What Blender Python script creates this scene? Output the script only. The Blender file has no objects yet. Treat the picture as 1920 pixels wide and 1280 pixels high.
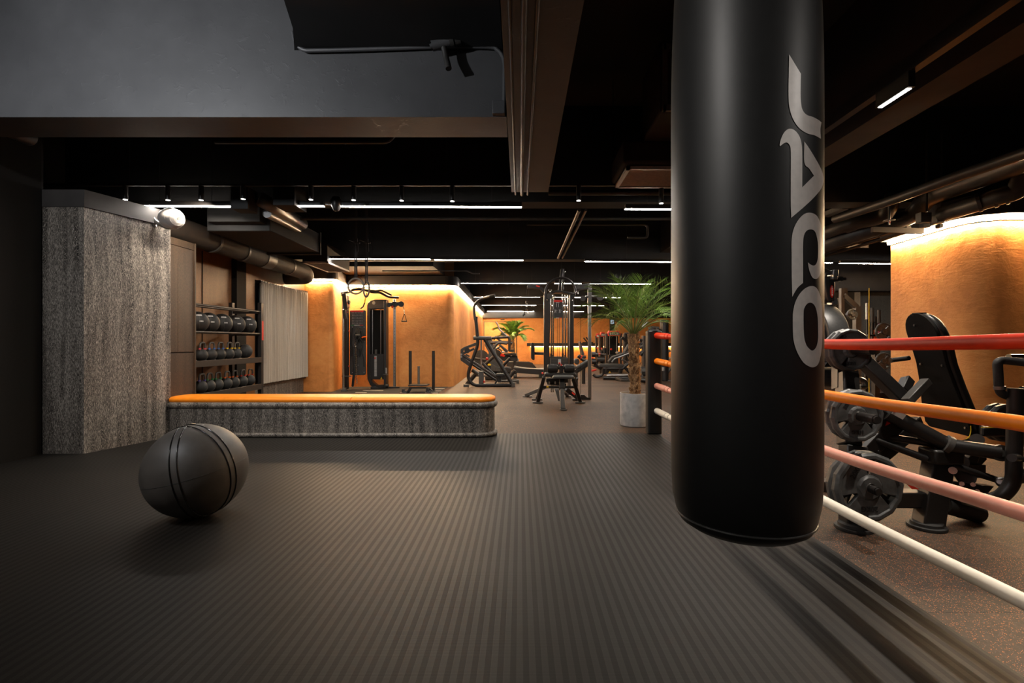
import bpy, math, random
from mathutils import Vector, Matrix, Quaternion
from mathutils.geometry import delaunay_2d_cdt

random.seed(7)
PI = math.pi
sc = bpy.context.scene
C = sc.collection

# ------------------------------------------------------------------ camera
F = 907.0          # focal length in pixels of the 1920 frame
VX, VY = 975.0, 641.0
CAMZ = 1.1
GZ = -0.02         # gym floor level; the mat top is z = 0
cam_data = bpy.data.cameras.new('camera')
cam_data.sensor_width = 36.0
cam_data.lens = 36.0 * F / 1920.0
cam_data.shift_x = -(VX - 960.0) / 1920.0
cam_data.shift_y = (VY - 640.0) / 1920.0
cam_data.clip_end = 100
cam = bpy.data.objects.new('camera', cam_data)
cam.location = (0, 0, CAMZ)
cam.rotation_euler = (PI / 2, 0, 0)
C.objects.link(cam)
sc.camera = cam

# ------------------------------------------------------------------ world, exposure
sc.view_settings.view_transform = 'Standard'
sc.view_settings.look = 'None'
sc.view_settings.gamma = 1
sc.view_settings.exposure = 0.0
w = bpy.data.worlds.new('world'); sc.world = w; w.use_nodes = True
w.node_tree.nodes['Background'].inputs[0].default_value = (0.9, 0.85, 0.8, 1)
w.node_tree.nodes['Background'].inputs[1].default_value = 0.045
sc.cycles.max_bounces = 6
sc.cycles.diffuse_bounces = 3
sc.cycles.glossy_bounces = 3
sc.cycles.transparent_max_bounces = 8
sc.cycles.sample_clamp_indirect = 4.0
sc.cycles.use_denoising = True
sc.cycles.caustics_reflective = False
sc.cycles.caustics_refractive = False

# light levels, all in one place
E_LED = 125.0
E_NEAR = 24.0        # added unseen fill tube over the near mat
E_COVE = 350.0
E_SHELF = 35.0
P_SPOT = 18.0        # small track spots
P_ROPE = 185.0      # linear track heads beside the ropes
P_WASH = 260.0
P_FRONT = 115.0  # added unseen spots that brighten the bench and ball
P_LETTER = 45.0  # added lamp that brightens the bag lettering
P_BAG = 110.0

def lamp(name, kind, loc, target, power, color=(1, 0.93, 0.84), size=0.1, size_y=None, angle=60, blend=0.4, parent=None):
    d = bpy.data.lights.new(name, kind); d.energy = power; d.color = color
    if kind == 'AREA':
        d.shape = 'RECTANGLE' if size_y else 'SQUARE'; d.size = size
        if size_y: d.size_y = size_y
    elif kind == 'SPOT':
        d.spot_size = math.radians(angle); d.spot_blend = blend; d.shadow_soft_size = size
    else:
        d.shadow_soft_size = size
    o = bpy.data.objects.new(name, d)
    dirv = Vector(target) - Vector(loc)
    q = dirv.to_track_quat('-Z', 'Y')
    o.rotation_mode = 'QUATERNION'; o.rotation_quaternion = q
    o.location = Vector(loc)
    if parent is not None:
        o.parent = parent; o.location = Vector(loc) - parent.location
    C.objects.link(o)
    return o

# ------------------------------------------------------------------ helpers
def P(x, y, Y):
    """point at depth Y metres that the photograph shows at pixel x, y"""
    return Vector(((x - VX) / F * Y, Y, CAMZ + (VY - y) / F * Y))

def crop(ox, oy, s):
    return lambda cx, cy, Y: P(ox + cx / s, oy + cy / s, Y)

class MB:
    def __init__(self):
        self.v = []; self.f = []; self.m = []; self.cur = 0
    def add(self, vs, fs):
        b = len(self.v)
        self.v += [Vector(p) for p in vs]
        self.f += [tuple(i + b for i in f) for f in fs]
        self.m += [self.cur] * len(fs)
        return self
    def box(self, x0, x1, y0, y1, z0, z1):
        vs = [(x, y, z) for z in (z0, z1) for y in (y0, y1) for x in (x0, x1)]
        return self.add(vs, [(0, 2, 3, 1), (4, 5, 7, 6), (0, 1, 5, 4), (2, 6, 7, 3), (0, 4, 6, 2), (1, 3, 7, 5)])
    def boxc(self, c, s, rot=None):
        vs = []
        for z in (-1, 1):
            for y in (-1, 1):
                for x in (-1, 1):
                    p = Vector((x * s[0] / 2, y * s[1] / 2, z * s[2] / 2))
                    if rot is not None: p = rot @ p
                    vs.append(p + Vector(c))
        return self.add(vs, [(0, 2, 3, 1), (4, 5, 7, 6), (0, 1, 5, 4), (2, 6, 7, 3), (0, 4, 6, 2), (1, 3, 7, 5)])
    def bar(self, p0, p1, w, h, up=(0, 0, 1), w1=None, h1=None):
        p0 = Vector(p0); p1 = Vector(p1); d = (p1 - p0).normalized(); up = Vector(up)
        if abs(d.dot(up)) > 0.98: up = Vector((0, 1, 0))
        s = d.cross(up).normalized(); u = s.cross(d).normalized()
        w1 = w if w1 is None else w1; h1 = h if h1 is None else h1
        vs = []
        for p, a, b in ((p0, w, h), (p1, w1, h1)):
            for i, j in ((-1, -1), (1, -1), (1, 1), (-1, 1)):
                vs.append(p + s * (i * a / 2) + u * (j * b / 2))
        return self.add(vs, [(0, 1, 2, 3), (7, 6, 5, 4), (0, 4, 5, 1), (1, 5, 6, 2), (2, 6, 7, 3), (3, 7, 4, 0)])
    def tube(self, pts, r, n=10, closed=False, rs=None, flat=None):
        pts = [Vector(p) for p in pts]
        N = len(pts); rings = []
        prev = None
        for i, p in enumerate(pts):
            if closed: t = pts[(i + 1) % N] - pts[i - 1]
            elif i == 0: t = pts[1] - pts[0]
            elif i == N - 1: t = pts[-1] - pts[-2]
            else: t = (pts[i + 1] - p).normalized() + (p - pts[i - 1]).normalized()
            t = t.normalized() if t.length > 1e-9 else Vector((0, 0, 1))
            if prev is None:
                a = Vector((0, 0, 1)) if abs(t.z) < 0.9 else Vector((1, 0, 0))
                s = t.cross(a).normalized()
            else:
                s = (prev - t * prev.dot(t))
                s = s.normalized() if s.length > 1e-6 else t.orthogonal().normalized()
            prev = s; u = t.cross(s).normalized()
            rr = r if rs is None else rs[i]
            fl = 1 if flat is None else flat
            rings.append([p + s * (math.cos(2 * PI * k / n) * rr) + u * (math.sin(2 * PI * k / n) * rr * fl) for k in range(n)])
        vs = [q for ring in rings for q in ring]; fs = []
        M = N if closed else N - 1
        for i in range(M):
            a = i * n; b = ((i + 1) % N) * n
            for k in range(n):
                k2 = (k + 1) % n
                fs.append((a + k, a + k2, b + k2, b + k))
        if not closed:
            fs.append(tuple(range(n))[::-1]); fs.append(tuple((N - 1) * n + k for k in range(n)))
        return self.add(vs, fs)
    def cyl(self, p0, p1, r, r1=None, n=16):
        return self.tube([p0, p1], r, n, rs=[r, r if r1 is None else r1])
    def path(self, pts, r, n=10, sub=6, closed=False, **k):
        return self.tube(smooth(pts, sub, closed), r, n, closed=closed, **k)
    def prism(self, pts, vec):
        pts = [Vector(p) for p in pts]; vec = Vector(vec); n = len(pts)
        vs = pts + [p + vec for p in pts]
        fs = [tuple(range(n))[::-1], tuple(range(n, 2 * n))]
        fs += [(i, (i + 1) % n, n + (i + 1) % n, n + i) for i in range(n)]
        return self.add(vs, fs)
    def lathe(self, prof, c=(0, 0, 0), axis=(0, 0, 1), n=32, xdir=None):
        ax = Vector(axis).normalized()
        s = Vector(xdir) if xdir else ax.orthogonal().normalized()
        u = ax.cross(s); c = Vector(c)
        vs = []
        for (r, z) in prof:
            for k in range(n):
                a = 2 * PI * k / n
                vs.append(c + ax * z + (s * math.cos(a) + u * math.sin(a)) * max(r, 1e-5))
        fs = []
        for i in range(len(prof) - 1):
            for k in range(n):
                k2 = (k + 1) % n
                fs.append((i * n + k, i * n + k2, (i + 1) * n + k2, (i + 1) * n + k))
        fs.append(tuple(range(n))[::-1]); fs.append(tuple((len(prof) - 1) * n + k for k in range(n)))
        return self.add(vs, fs)
    def sphere(self, c, r, n=24, m=14, scale=(1, 1, 1)):
        c = Vector(c); vs = [c + Vector((0, 0, r * scale[2]))]
        for i in range(1, m):
            t = PI * i / m
            for k in range(n):
                a = 2 * PI * k / n
                vs.append(c + Vector((math.sin(t) * math.cos(a) * r * scale[0], math.sin(t) * math.sin(a) * r * scale[1], math.cos(t) * r * scale[2])))
        vs.append(c - Vector((0, 0, r * scale[2])))
        fs = [(0, 1 + k, 1 + (k + 1) % n) for k in range(n)]
        for i in range(m - 2):
            for k in range(n):
                a = 1 + i * n; b = a + n
                fs.append((a + k, b + k, b + (k + 1) % n, a + (k + 1) % n))
        L = len(vs) - 1; a = 1 + (m - 2) * n
        fs += [(a + (k + 1) % n, a + k, L) for k in range(n)]
        return self.add(vs, fs)
    def torus(self, c, nrm, R, r, n=40, m=10, a0=0, a1=2 * PI, xdir=None):
        nrm = Vector(nrm).normalized(); s = Vector(xdir).normalized() if xdir else nrm.orthogonal().normalized()
        u = nrm.cross(s); c = Vector(c)
        full = abs(a1 - a0 - 2 * PI) < 1e-6
        k = n if full else n + 1
        pts = [c + (s * math.cos(a0 + (a1 - a0) * i / n) + u * math.sin(a0 + (a1 - a0) * i / n)) * R for i in range(k)]
        return self.tube(pts, r, m, closed=full)
    def mesh(self, name, mats, off=(0, 0, 0), angle=35):
        me = bpy.data.meshes.new(name); off = Vector(off)
        me.from_pydata([tuple(p - off) for p in self.v], [], self.f)
        if not isinstance(mats, (list, tuple)): mats = [mats]
        for m_ in mats: me.materials.append(m_)
        if len(mats) > 1:
            for p, mi in zip(me.polygons, self.m): p.material_index = mi
        me.polygons.foreach_set('use_smooth', [True] * len(me.polygons))
        me.update()
        me.set_sharp_from_angle(angle=math.radians(angle))
        return me

def smooth(pts, sub=6, closed=False):
    """Catmull-Rom through the points"""
    pts = [Vector(p) for p in pts]; n = len(pts); out = []
    rng = range(n) if closed else range(n - 1)
    for i in rng:
        p1 = pts[i]; p2 = pts[(i + 1) % n]
        p0 = pts[i - 1] if (closed or i > 0) else p1 * 2 - p2
        p3 = pts[(i + 2) % n] if (closed or i + 2 < n) else p2 * 2 - p1
        for k in range(sub):
            t = k / sub
            out.append(0.5 * ((2 * p1) + (p2 - p0) * t + (2 * p0 - 5 * p1 + 4 * p2 - p3) * t * t + (3 * p1 - p0 - 3 * p2 + p3) * t ** 3))
    if not closed: out.append(pts[-1])
    return out

def rounded(pts, r=0.03, k=4):
    """round the corners of an open polyline"""
    pts = [Vector(p) for p in pts]; out = [pts[0]]
    for i in range(1, len(pts) - 1):
        a, b, c_ = pts[i - 1], pts[i], pts[i + 1]
        d1 = a - b; d2 = c_ - b
        q = min(r, d1.length * 0.48, d2.length * 0.48)
        s = b + d1.normalized() * q; e = b + d2.normalized() * q
        for j in range(k + 1):
            t = j / k
            out.append(s * (1 - t) ** 2 + b * 2 * t * (1 - t) + e * t * t)
    out.append(pts[-1]); return out

def rpoly(pts, r=0.03, k=4):
    """round the corners of a closed polygon"""
    pts = [Vector(p) for p in pts]; out = []; n = len(pts)
    for i in range(n):
        a, b, c_ = pts[i - 1], pts[i], pts[(i + 1) % n]
        d1 = a - b; d2 = c_ - b
        q = min(r, d1.length * 0.48, d2.length * 0.48)
        s = b + d1.normalized() * q; e = b + d2.normalized() * q
        for j in range(k + 1):
            t = j / k
            out.append(s * (1 - t) ** 2 + b * 2 * t * (1 - t) + e * t * t)
    return out

def link(name, me, parent=None, bevel=0, seg=2):
    o = bpy.data.objects.new(name, me); C.objects.link(o)
    if parent is not None: o.parent = parent
    if bevel:
        b = o.modifiers.new('bevel', 'BEVEL'); b.width = bevel; b.segments = seg; b.limit_method = 'ANGLE'; b.angle_limit = math.radians(40)
        b.harden_normals = False
    return o

def root_loc(o):
    v = Vector(o.location)
    while o.parent is not None:
        o = o.parent; v += Vector(o.location)
    return v

def part(name, mb, mat, parent, bevel=0, label=None, seg=2, angle=35, stuff=False):
    o = link(name, mb.mesh(name, mat, root_loc(parent), angle), parent, bevel, seg)
    if label: o['label'] = label
    if stuff: o['kind'] = 'stuff'
    return o

def thing(name, label, cat, loc=(0, 0, 0), group=None):
    o = bpy.data.objects.new(name, None); o.empty_display_size = 0.1
    o.location = loc; C.objects.link(o)
    o['label'] = label; o['category'] = cat
    if group: o['group'] = group
    return o

def solo(name, mb, mat, label, cat, loc=(0, 0, 0), group=None, bevel=0, kind=None, angle=35, seg=2):
    o = link(name, mb.mesh(name, mat, loc, angle), None, bevel, seg); o.location = loc
    o['label'] = label; o['category'] = cat
    if group: o['group'] = group
    if kind: o['kind'] = kind
    return o

def struct(name, mb, mat, bevel=0, label=None, parent=None, angle=35):
    o = link(name, mb.mesh(name, mat, (0, 0, 0), angle), parent, bevel)
    if parent is None: o['kind'] = 'structure'
    if label: o['label'] = label
    return o

def copy_tree(o, parent=None, loc=None, label=None):
    c = o.copy(); C.objects.link(c)
    if parent is not None: c.parent = parent
    if loc is not None: c.location = loc
    if label: c['label'] = label
    for ch in [x for x in o.children]:
        copy_tree(ch, c)
    return c

def text_mb(s, origin, xdir, ydir, size, depth=0.001, mb=None, shear=0, align='CENTER', bold=0):
    """lettering as mesh, lying in the plane of xdir, ydir"""
    cu = bpy.data.curves.new('lettering', 'FONT'); cu.body = s; cu.size = size
    cu.align_x = align; cu.align_y = 'CENTER'; cu.extrude = depth; cu.shear = shear; cu.offset = bold
    cu.resolution_u = 3
    ob = bpy.data.objects.new('lettering', cu)
    me = bpy.data.meshes.new_from_object(ob)
    xd = Vector(xdir).normalized(); yd = Vector(ydir).normalized(); zd = xd.cross(yd)
    o = Vector(origin)
    mb = mb or MB()
    mb.add([o + xd * v.co.x + yd * v.co.y + zd * v.co.z for v in me.vertices], [tuple(p.vertices) for p in me.polygons])
    bpy.data.objects.remove(ob); bpy.data.curves.remove(cu); bpy.data.meshes.remove(me)
    return mb

# ------------------------------------------------------------------ materials
def lin(r, g, b):
    f = lambda c: (c / 255 / 12.92) if c / 255 <= 0.04045 else ((c / 255 + 0.055) / 1.055) ** 2.4
    return (f(r), f(g), f(b), 1)

class NT:
    def __init__(self, name):
        self.m = bpy.data.materials.new(name); self.m.use_nodes = True
        self.t = self.m.node_tree; self.b = self.t.nodes['Principled BSDF']
    def n(self, typ, **kw):
        nd = self.t.nodes.new(typ)
        for k, v in kw.items():
            if hasattr(nd, k): setattr(nd, k, v)
        return nd
    def l(self, a, b): self.t.links.new(a, b)
    def coord(self, scale=(1, 1, 1), rot=(0, 0, 0)):
        g = self.n('ShaderNodeNewGeometry'); mp = self.n('ShaderNodeMapping')
        mp.inputs['Scale'].default_value = scale; mp.inputs['Rotation'].default_value = rot
        self.l(g.outputs['Position'], mp.inputs['Vector']); return mp.outputs[0]
    def noise(self, vec, scale, detail=3, rough=0.5, dist=0.0):
        x = self.n('ShaderNodeTexNoise'); x.inputs['Scale'].default_value = scale
        x.inputs['Detail'].default_value = detail; x.inputs['Roughness'].default_value = rough
        x.inputs['Distortion'].default_value = dist
        self.l(vec, x.inputs['Vector']); return x.outputs['Fac']
    def ramp(self, fac, stops, interp='LINEAR'):
        r = self.n('ShaderNodeValToRGB'); r.color_ramp.interpolation = interp
        e = r.color_ramp.elements
        while len(e) < len(stops): e.new(0.5)
        for el, (p, c) in zip(e, stops):
            el.position = p; el.color = c if len(c) == 4 else (*c, 1)
        self.l(fac, r.inputs[0]); return r.outputs[0]
    def math(self, op, a, b=None, c=None):
        m = self.n('ShaderNodeMath', operation=op)
        for i, v in enumerate((a, b, c)):
            if v is None: continue
            if isinstance(v, (int, float)): m.inputs[i].default_value = v
            else: self.l(v, m.inputs[i])
        return m.outputs[0]
    def mix(self, fac, a, b, mode='MIX'):
        m = self.n('ShaderNodeMix', data_type='RGBA', blend_type=mode)
        for i, v in ((0, fac), (6, a), (7, b)):
            if isinstance(v, (int, float)): m.inputs[i].default_value = v
            elif isinstance(v, tuple): m.inputs[i].default_value = v
            else: self.l(v, m.inputs[i])
        return m.outputs[2]
    def bump(self, h, strength=0.3, dist=0.01):
        b = self.n('ShaderNodeBump'); b.inputs['Strength'].default_value = strength; b.inputs['Distance'].default_value = dist
        self.l(h, b.inputs['Height']); self.l(b.outputs[0], self.b.inputs['Normal'])
    def color(self, c): self.l(c, self.b.inputs['Base Color'])

def simple(name, col, rough=0.5, metal=0.0, nscale=40, namp=0.12, bump=0.0, spec=0.5, coat=0.0):
    t = NT(name)
    v = t.coord(); f = t.noise(v, nscale, 3)
    d = tuple(c * (1 - namp) for c in col[:3]) + (1,); u = tuple(min(1, c * (1 + namp)) for c in col[:3]) + (1,)
    t.color(t.ramp(f, [(0.3, d), (0.7, u)]))
    t.b.inputs['Roughness'].default_value = rough; t.b.inputs['Metallic'].default_value = metal
    t.b.inputs['Specular IOR Level'].default_value = spec
    if coat: t.b.inputs['Coat Weight'].default_value = coat
    if bump: t.bump(f, bump, 0.003)
    return t.m

def emit(name, col, strength):
    t = NT(name); t.b.inputs['Base Color'].default_value = (0.8, 0.8, 0.8, 1)
    t.b.inputs['Emission Color'].default_value = col; t.b.inputs['Emission Strength'].default_value = strength
    return t.m

M = {}
M['frame'] = simple('black_powder_coat', (0.014, 0.012, 0.011, 1), 0.38, 0.0, 60)
M['frame_brown'] = simple('dark_bronze_coat', (0.03, 0.022, 0.017, 1), 0.4)
M['frame_grey'] = simple('grey_powder_coat', (0.07, 0.066, 0.06, 1), 0.4)
M['pad'] = simple('black_vinyl', (0.012, 0.011, 0.010, 1), 0.42, 0, 90, 0.2, 0.15)
M['pad_grey'] = simple('charcoal_vinyl', (0.035, 0.034, 0.033, 1), 0.45, 0, 90, 0.2, 0.1)
M['chrome'] = simple('chrome', (0.62, 0.6, 0.57, 1), 0.18, 1.0, 30, 0.03)
M['steel'] = simple('brushed_steel', (0.35, 0.34, 0.33, 1), 0.32, 1.0, 50, 0.1)
M['rubber'] = simple('black_rubber', (0.018, 0.017, 0.016, 1), 0.62, 0, 120, 0.25, 0.1)
M['plate'] = simple('plate_rubber', (0.06, 0.06, 0.058, 1), 0.42, 0, 25, 0.35, 0.1)
M['plate_text'] = simple('plate_lettering', (0.012, 0.012, 0.012, 1), 0.5)
M['red'] = simple('red_plastic', lin(205, 45, 28), 0.4)
M['orange'] = simple('orange_plastic', lin(225, 95, 25), 0.4)
M['yellow'] = simple('yellow_plastic', lin(225, 185, 30), 0.4)
M['blue'] = simple('blue_plastic', lin(60, 100, 170), 0.4)
M['green'] = simple('green_plastic', lin(40, 140, 75), 0.4)
M['purple'] = simple('purple_plastic', lin(95, 75, 160), 0.4)
M['pink'] = simple('pink_plastic', lin(215, 80, 90), 0.4)
M['magenta'] = simple('magenta_sleeve', lin(200, 40, 90), 0.4)
M['white'] = simple('white_print', (0.6, 0.58, 0.55, 1), 0.5)
M['paper'] = simple('label_grey', (0.32, 0.31, 0.3, 1), 0.5)
M['ceil'] = simple('black_ceiling_paint', (0.008, 0.0078, 0.0078, 1), 0.8, 0, 3, 0.3, 0.2)
M['soffit'] = simple('brown_black_paint', (0.03, 0.026, 0.024, 1), 0.7, 0, 4, 0.25)
M['duct'] = simple('black_duct_wrap', (0.016, 0.0095, 0.0055, 1), 0.75, 0, 9, 0.3, 0.3)
M['pipe'] = simple('black_painted_pipe', (0.032, 0.03, 0.028, 1), 0.45, 0, 12, 0.3, 0.3)
M['rope_red'] = simple('red_rope_sleeve', lin(226, 54, 22), 0.5, 0, 30, 0.05, 0.1, 0.3)
M['rope_orange'] = simple('orange_rope_sleeve', lin(246, 130, 12), 0.5, 0, 30, 0.05, 0.1, 0.3)
M['rope_pink'] = simple('pink_rope_sleeve', lin(226, 150, 130), 0.42, 0, 30, 0.05, 0.1)
M['rope_white'] = simple('white_rope_sleeve', lin(228, 218, 202), 0.42, 0, 30, 0.05, 0.1)
M['cushion'] = simple('orange_vinyl', lin(250, 140, 18), 0.45, 0, 20, 0.05, 0.1)
M['led'] = emit('led_diffuser', (1.0, 0.93, 0.84, 1), E_LED)
M['led_added'] = emit('added_led_fill', (1.0, 0.93, 0.84, 1), E_NEAR)
M['led_far'] = emit('led_diffuser_warm', (1.0, 0.86, 0.68, 1), E_LED)
M['cove'] = emit('cove_strip', (1.0, 0.70, 0.40, 1), E_COVE)
M['shelf_led'] = emit('shelf_strip', (1.0, 0.6, 0.25, 1), E_SHELF)
M['lens'] = emit('spot_lens', (1.0, 0.95, 0.88, 1), 6.0)
M['exit_blue'] = emit('lit_sign', lin(120, 190, 215), 0.8)
M['turf'] = simple('dark_turf', (0.02, 0.018, 0.014, 1), 0.85, 0, 300, 0.4, 0.3)
M['linemark'] = simple('white_turf_line', (0.5, 0.45, 0.36, 1), 0.8)
M['concrete_pot'] = simple('grey_concrete', (0.4, 0.385, 0.37, 1), 0.6, 0, 14, 0.22, 0.1)
M['soil'] = simple('planting_soil', (0.12, 0.06, 0.025, 1), 0.9, 0, 80, 0.5, 0.5)
M['speaker'] = simple('white_speaker_shell', (0.32, 0.29, 0.27, 1), 0.4, 0, 10, 0.05)
M['bag'] = simple('black_bag_leather', (0.011, 0.011, 0.011, 1), 0.46, 0, 35, 0.1, 0.06, 0.5)
M['logo'] = simple('silver_print', (0.85, 0.8, 0.75, 1), 0.35, 0.0, 60, 0.06, 0.03)
M['wood_plain'] = None
M['dark_panel'] = simple('near_black_panel', (0.008, 0.0065, 0.005, 1), 0.85, spec=0.25)
M['mirror'] = simple('mirror_glass', (0.35, 0.34, 0.33, 1), 0.03, 1.0, 1, 0.0)
M['slat_metal'] = simple('treadmill_slats', (0.3, 0.29, 0.26, 1), 0.4, 0.3)
M['sleeve'] = simple('bar_steel', (0.2, 0.19, 0.18, 1), 0.3, 0.9)
M['vent_grey'] = simple('vent_grey', (0.42, 0.38, 0.34, 1), 0.5)
M['ring'] = simple('grey_ring', (0.2, 0.17, 0.14, 1), 0.35)
M['strap'] = simple('black_webbing', (0.012, 0.012, 0.012, 1), 0.8)
M['warning'] = simple('warning_label', (0.45, 0.4, 0.36, 1), 0.5)

def mk_leaf(name, c1, c2):
    t = NT(name); v = t.coord(); f = t.noise(v, 9, 3)
    t.color(t.ramp(f, [(0.3, c1), (0.7, c2)])); t.b.inputs['Roughness'].default_value = 0.42
    t.b.inputs['Subsurface Weight'].default_value = 0.0
    return t.m
M['leaf'] = mk_leaf('palm_leaf', (0.06, 0.13, 0.018, 1), (0.2, 0.34, 0.05, 1))
M['stalk'] = simple('palm_stalk', (0.17, 0.2, 0.05, 1), 0.5)

def mk_bark():
    t = NT('palm_bark'); v = t.coord((1, 1, 0.6)); f = t.noise(v, 60, 5, 0.7)
    t.color(t.ramp(f, [(0.3, (0.04, 0.018, 0.007, 1)), (0.55, (0.26, 0.13, 0.05, 1)), (0.7, (0.62, 0.42, 0.2, 1))]))
    t.b.inputs['Roughness'].default_value = 0.85; t.bump(f, 0.7, 0.01); return t.m
M['bark'] = mk_bark()

def mk_plaster():
    t = NT('orange_lime_plaster'); v = t.coord()
    a = t.noise(v, 1.1, 5, 0.6, 0.6); b = t.noise(v, 6, 5, 0.65, 1.2)
    f = t.math('ADD', t.math('MULTIPLY', a, 0.6), t.math('MULTIPLY', b, 0.4))
    t.color(t.ramp(f, [(0.3, lin(196, 120, 56)), (0.5, lin(226, 148, 76)), (0.72, lin(240, 170, 98))]))
    t.b.inputs['Roughness'].default_value = 0.62
    h = t.noise(v, 5, 8, 0.66, 0.5)
    h2 = t.noise(t.coord((5, 5, 16), (0.5, 0.3, 0.2)), 1.0, 6, 0.7, 1.0)
    t.bump(t.math('ADD', t.math('MULTIPLY', h2, 0.8), h), 0.45, 0.02); return t.m
M['plaster'] = mk_plaster()

def mk_beam():
    t = NT('grey_painted_concrete'); v = t.coord(); a = t.noise(v, 2.2, 5, 0.6); h = t.noise(v, 14, 6, 0.6, 0.8)
    t.color(t.ramp(a, [(0.3, (0.05, 0.05, 0.053, 1)), (0.7, (0.07, 0.07, 0.073, 1))]))
    t.b.inputs['Roughness'].default_value = 0.5
    r = t.n('ShaderNodeRGBToBW'); t.l(t.ramp(h, [(0.55, (0.2, 0.2, 0.2, 1)), (0.62, (0.4, 0.4, 0.4, 1)), (0.66, (1, 1, 1, 1)), (0.7, (0.4, 0.4, 0.4, 1))]), r.inputs[0])
    t.bump(t.math('ADD', t.math('MULTIPLY', r.outputs[0], 0.5), a), 0.2, 0.01); return t.m
M['beam'] = mk_beam()

def mk_wood(name, dark, mid, light, lime=1.0, figure=1.0):
    """limed dark oak: short pale pores and narrow columns of cathedral arches"""
    t = NT(name)
    g = t.n('ShaderNodeNewGeometry'); s = t.n('ShaderNodeSeparateXYZ'); t.l(g.outputs['Position'], s.inputs[0])
    streak = t.noise(t.coord((240, 240, 34)), 1.0, 3, 0.75, 0.3)
    fine = t.noise(t.coord((520, 520, 120)), 1.0, 2, 0.7)
    band = t.noise(t.coord((14, 14, 0.6)), 1.0, 2, 0.5)
    wob = t.noise(t.coord((1.3, 1.3, 1.2)), 1.0, 2, 0.5)
    wob2 = t.noise(t.coord((30, 30, 9)), 1.0, 3, 0.65)
    fade = t.noise(t.coord((2.0, 2.0, 1.4)), 1.0, 1, 0.5)
    u = t.math('ADD', t.math('ADD', s.outputs[0], s.outputs[1]), t.math('MULTIPLY', wob, 0.16))
    def col(off, phase):
        f = t.math('FRACT', t.math('ADD', t.math('MULTIPLY', u, 1 / 0.31), 20.0 + off))
        d = t.math('ABSOLUTE', t.math('MULTIPLY', t.math('SUBTRACT', f, 0.5), 0.31))
        ph = t.math('ADD', t.math('MULTIPLY', s.outputs[2], 1 / 0.045), t.math('ADD', t.math('MULTIPLY', d, 1 / 0.014), t.math('ADD', t.math('MULTIPLY', wob2, 7.0), phase)))
        w = t.math('FRACT', ph)
        rv = t.n('ShaderNodeRGBToBW'); t.l(t.ramp(w, [(0.0, (0, 0, 0, 1)), (0.42, (0.05, 0.05, 0.05, 1)), (0.6, (1, 1, 1, 1)), (0.7, (0.9, 0.9, 0.9, 1)), (0.9, (0, 0, 0, 1))]), rv.inputs[0])
        mk = t.n('ShaderNodeMapRange'); mk.inputs[1].default_value = 0.028; mk.inputs[2].default_value = 0.012; t.l(d, mk.inputs[0])
        return rv.outputs[0], mk.outputs[0]
    r1, m1 = col(0.0, 0.0); r2, m2 = col(0.36, 0.4)
    pores = t.math('ADD', t.math('MULTIPLY', streak, 0.55), t.math('ADD', t.math('MULTIPLY', fine, 0.35), t.math('MULTIPLY', t.math('SUBTRACT', band, 0.5), 0.12)))
    pr = t.n('ShaderNodeRGBToBW'); t.l(t.ramp(pores, [(0.36, (0, 0, 0, 1)), (0.55, (1, 1, 1, 1))]), pr.inputs[0])
    def blend(f, r, m):
        k = t.math('MULTIPLY', t.math('MULTIPLY', m, 0.95 * figure), t.math('MAXIMUM', 0.0, t.math('MINIMUM', t.math('MULTIPLY', t.math('SUBTRACT', fade, 0.38), 7.0), 1.0)))
        return t.math('ADD', t.math('MULTIPLY', f, t.math('SUBTRACT', 1.0, k)), t.math('MULTIPLY', t.math('MULTIPLY', r, t.math('ADD', 0.55, t.math('MULTIPLY', fine, 0.7))), k))
    fac = blend(blend(pr.outputs[0], r1, m1), r2, m2)
    t.color(t.ramp(t.math('MULTIPLY', fac, lime), [(0.0, dark), (0.45, mid), (1.0, light)]))
    t.b.inputs['Roughness'].default_value = 0.5; t.bump(fac, 0.12, 0.003); return t.m
M['wood'] = mk_wood('limed_black_oak', (0.012, 0.0095, 0.0078, 1), (0.08, 0.068, 0.057, 1), (0.5, 0.44, 0.375, 1))
M['wood_plain'] = mk_wood('brown_oak_veneer', (0.024, 0.0135, 0.007, 1), (0.046, 0.026, 0.0135, 1), (0.085, 0.05, 0.027, 1), 1.0, 0.6)
M['wood_orange'] = mk_wood('amber_oak_veneer', (0.11, 0.038, 0.007, 1), (0.17, 0.06, 0.011, 1), (0.23, 0.085, 0.016, 1), 1.0, 0.4)
M['wood_far'] = mk_wood('grey_oak_panel', (0.05, 0.045, 0.038, 1), (0.1, 0.09, 0.078, 1), (0.2, 0.18, 0.15, 1), 0.8, 0.3)

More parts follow.
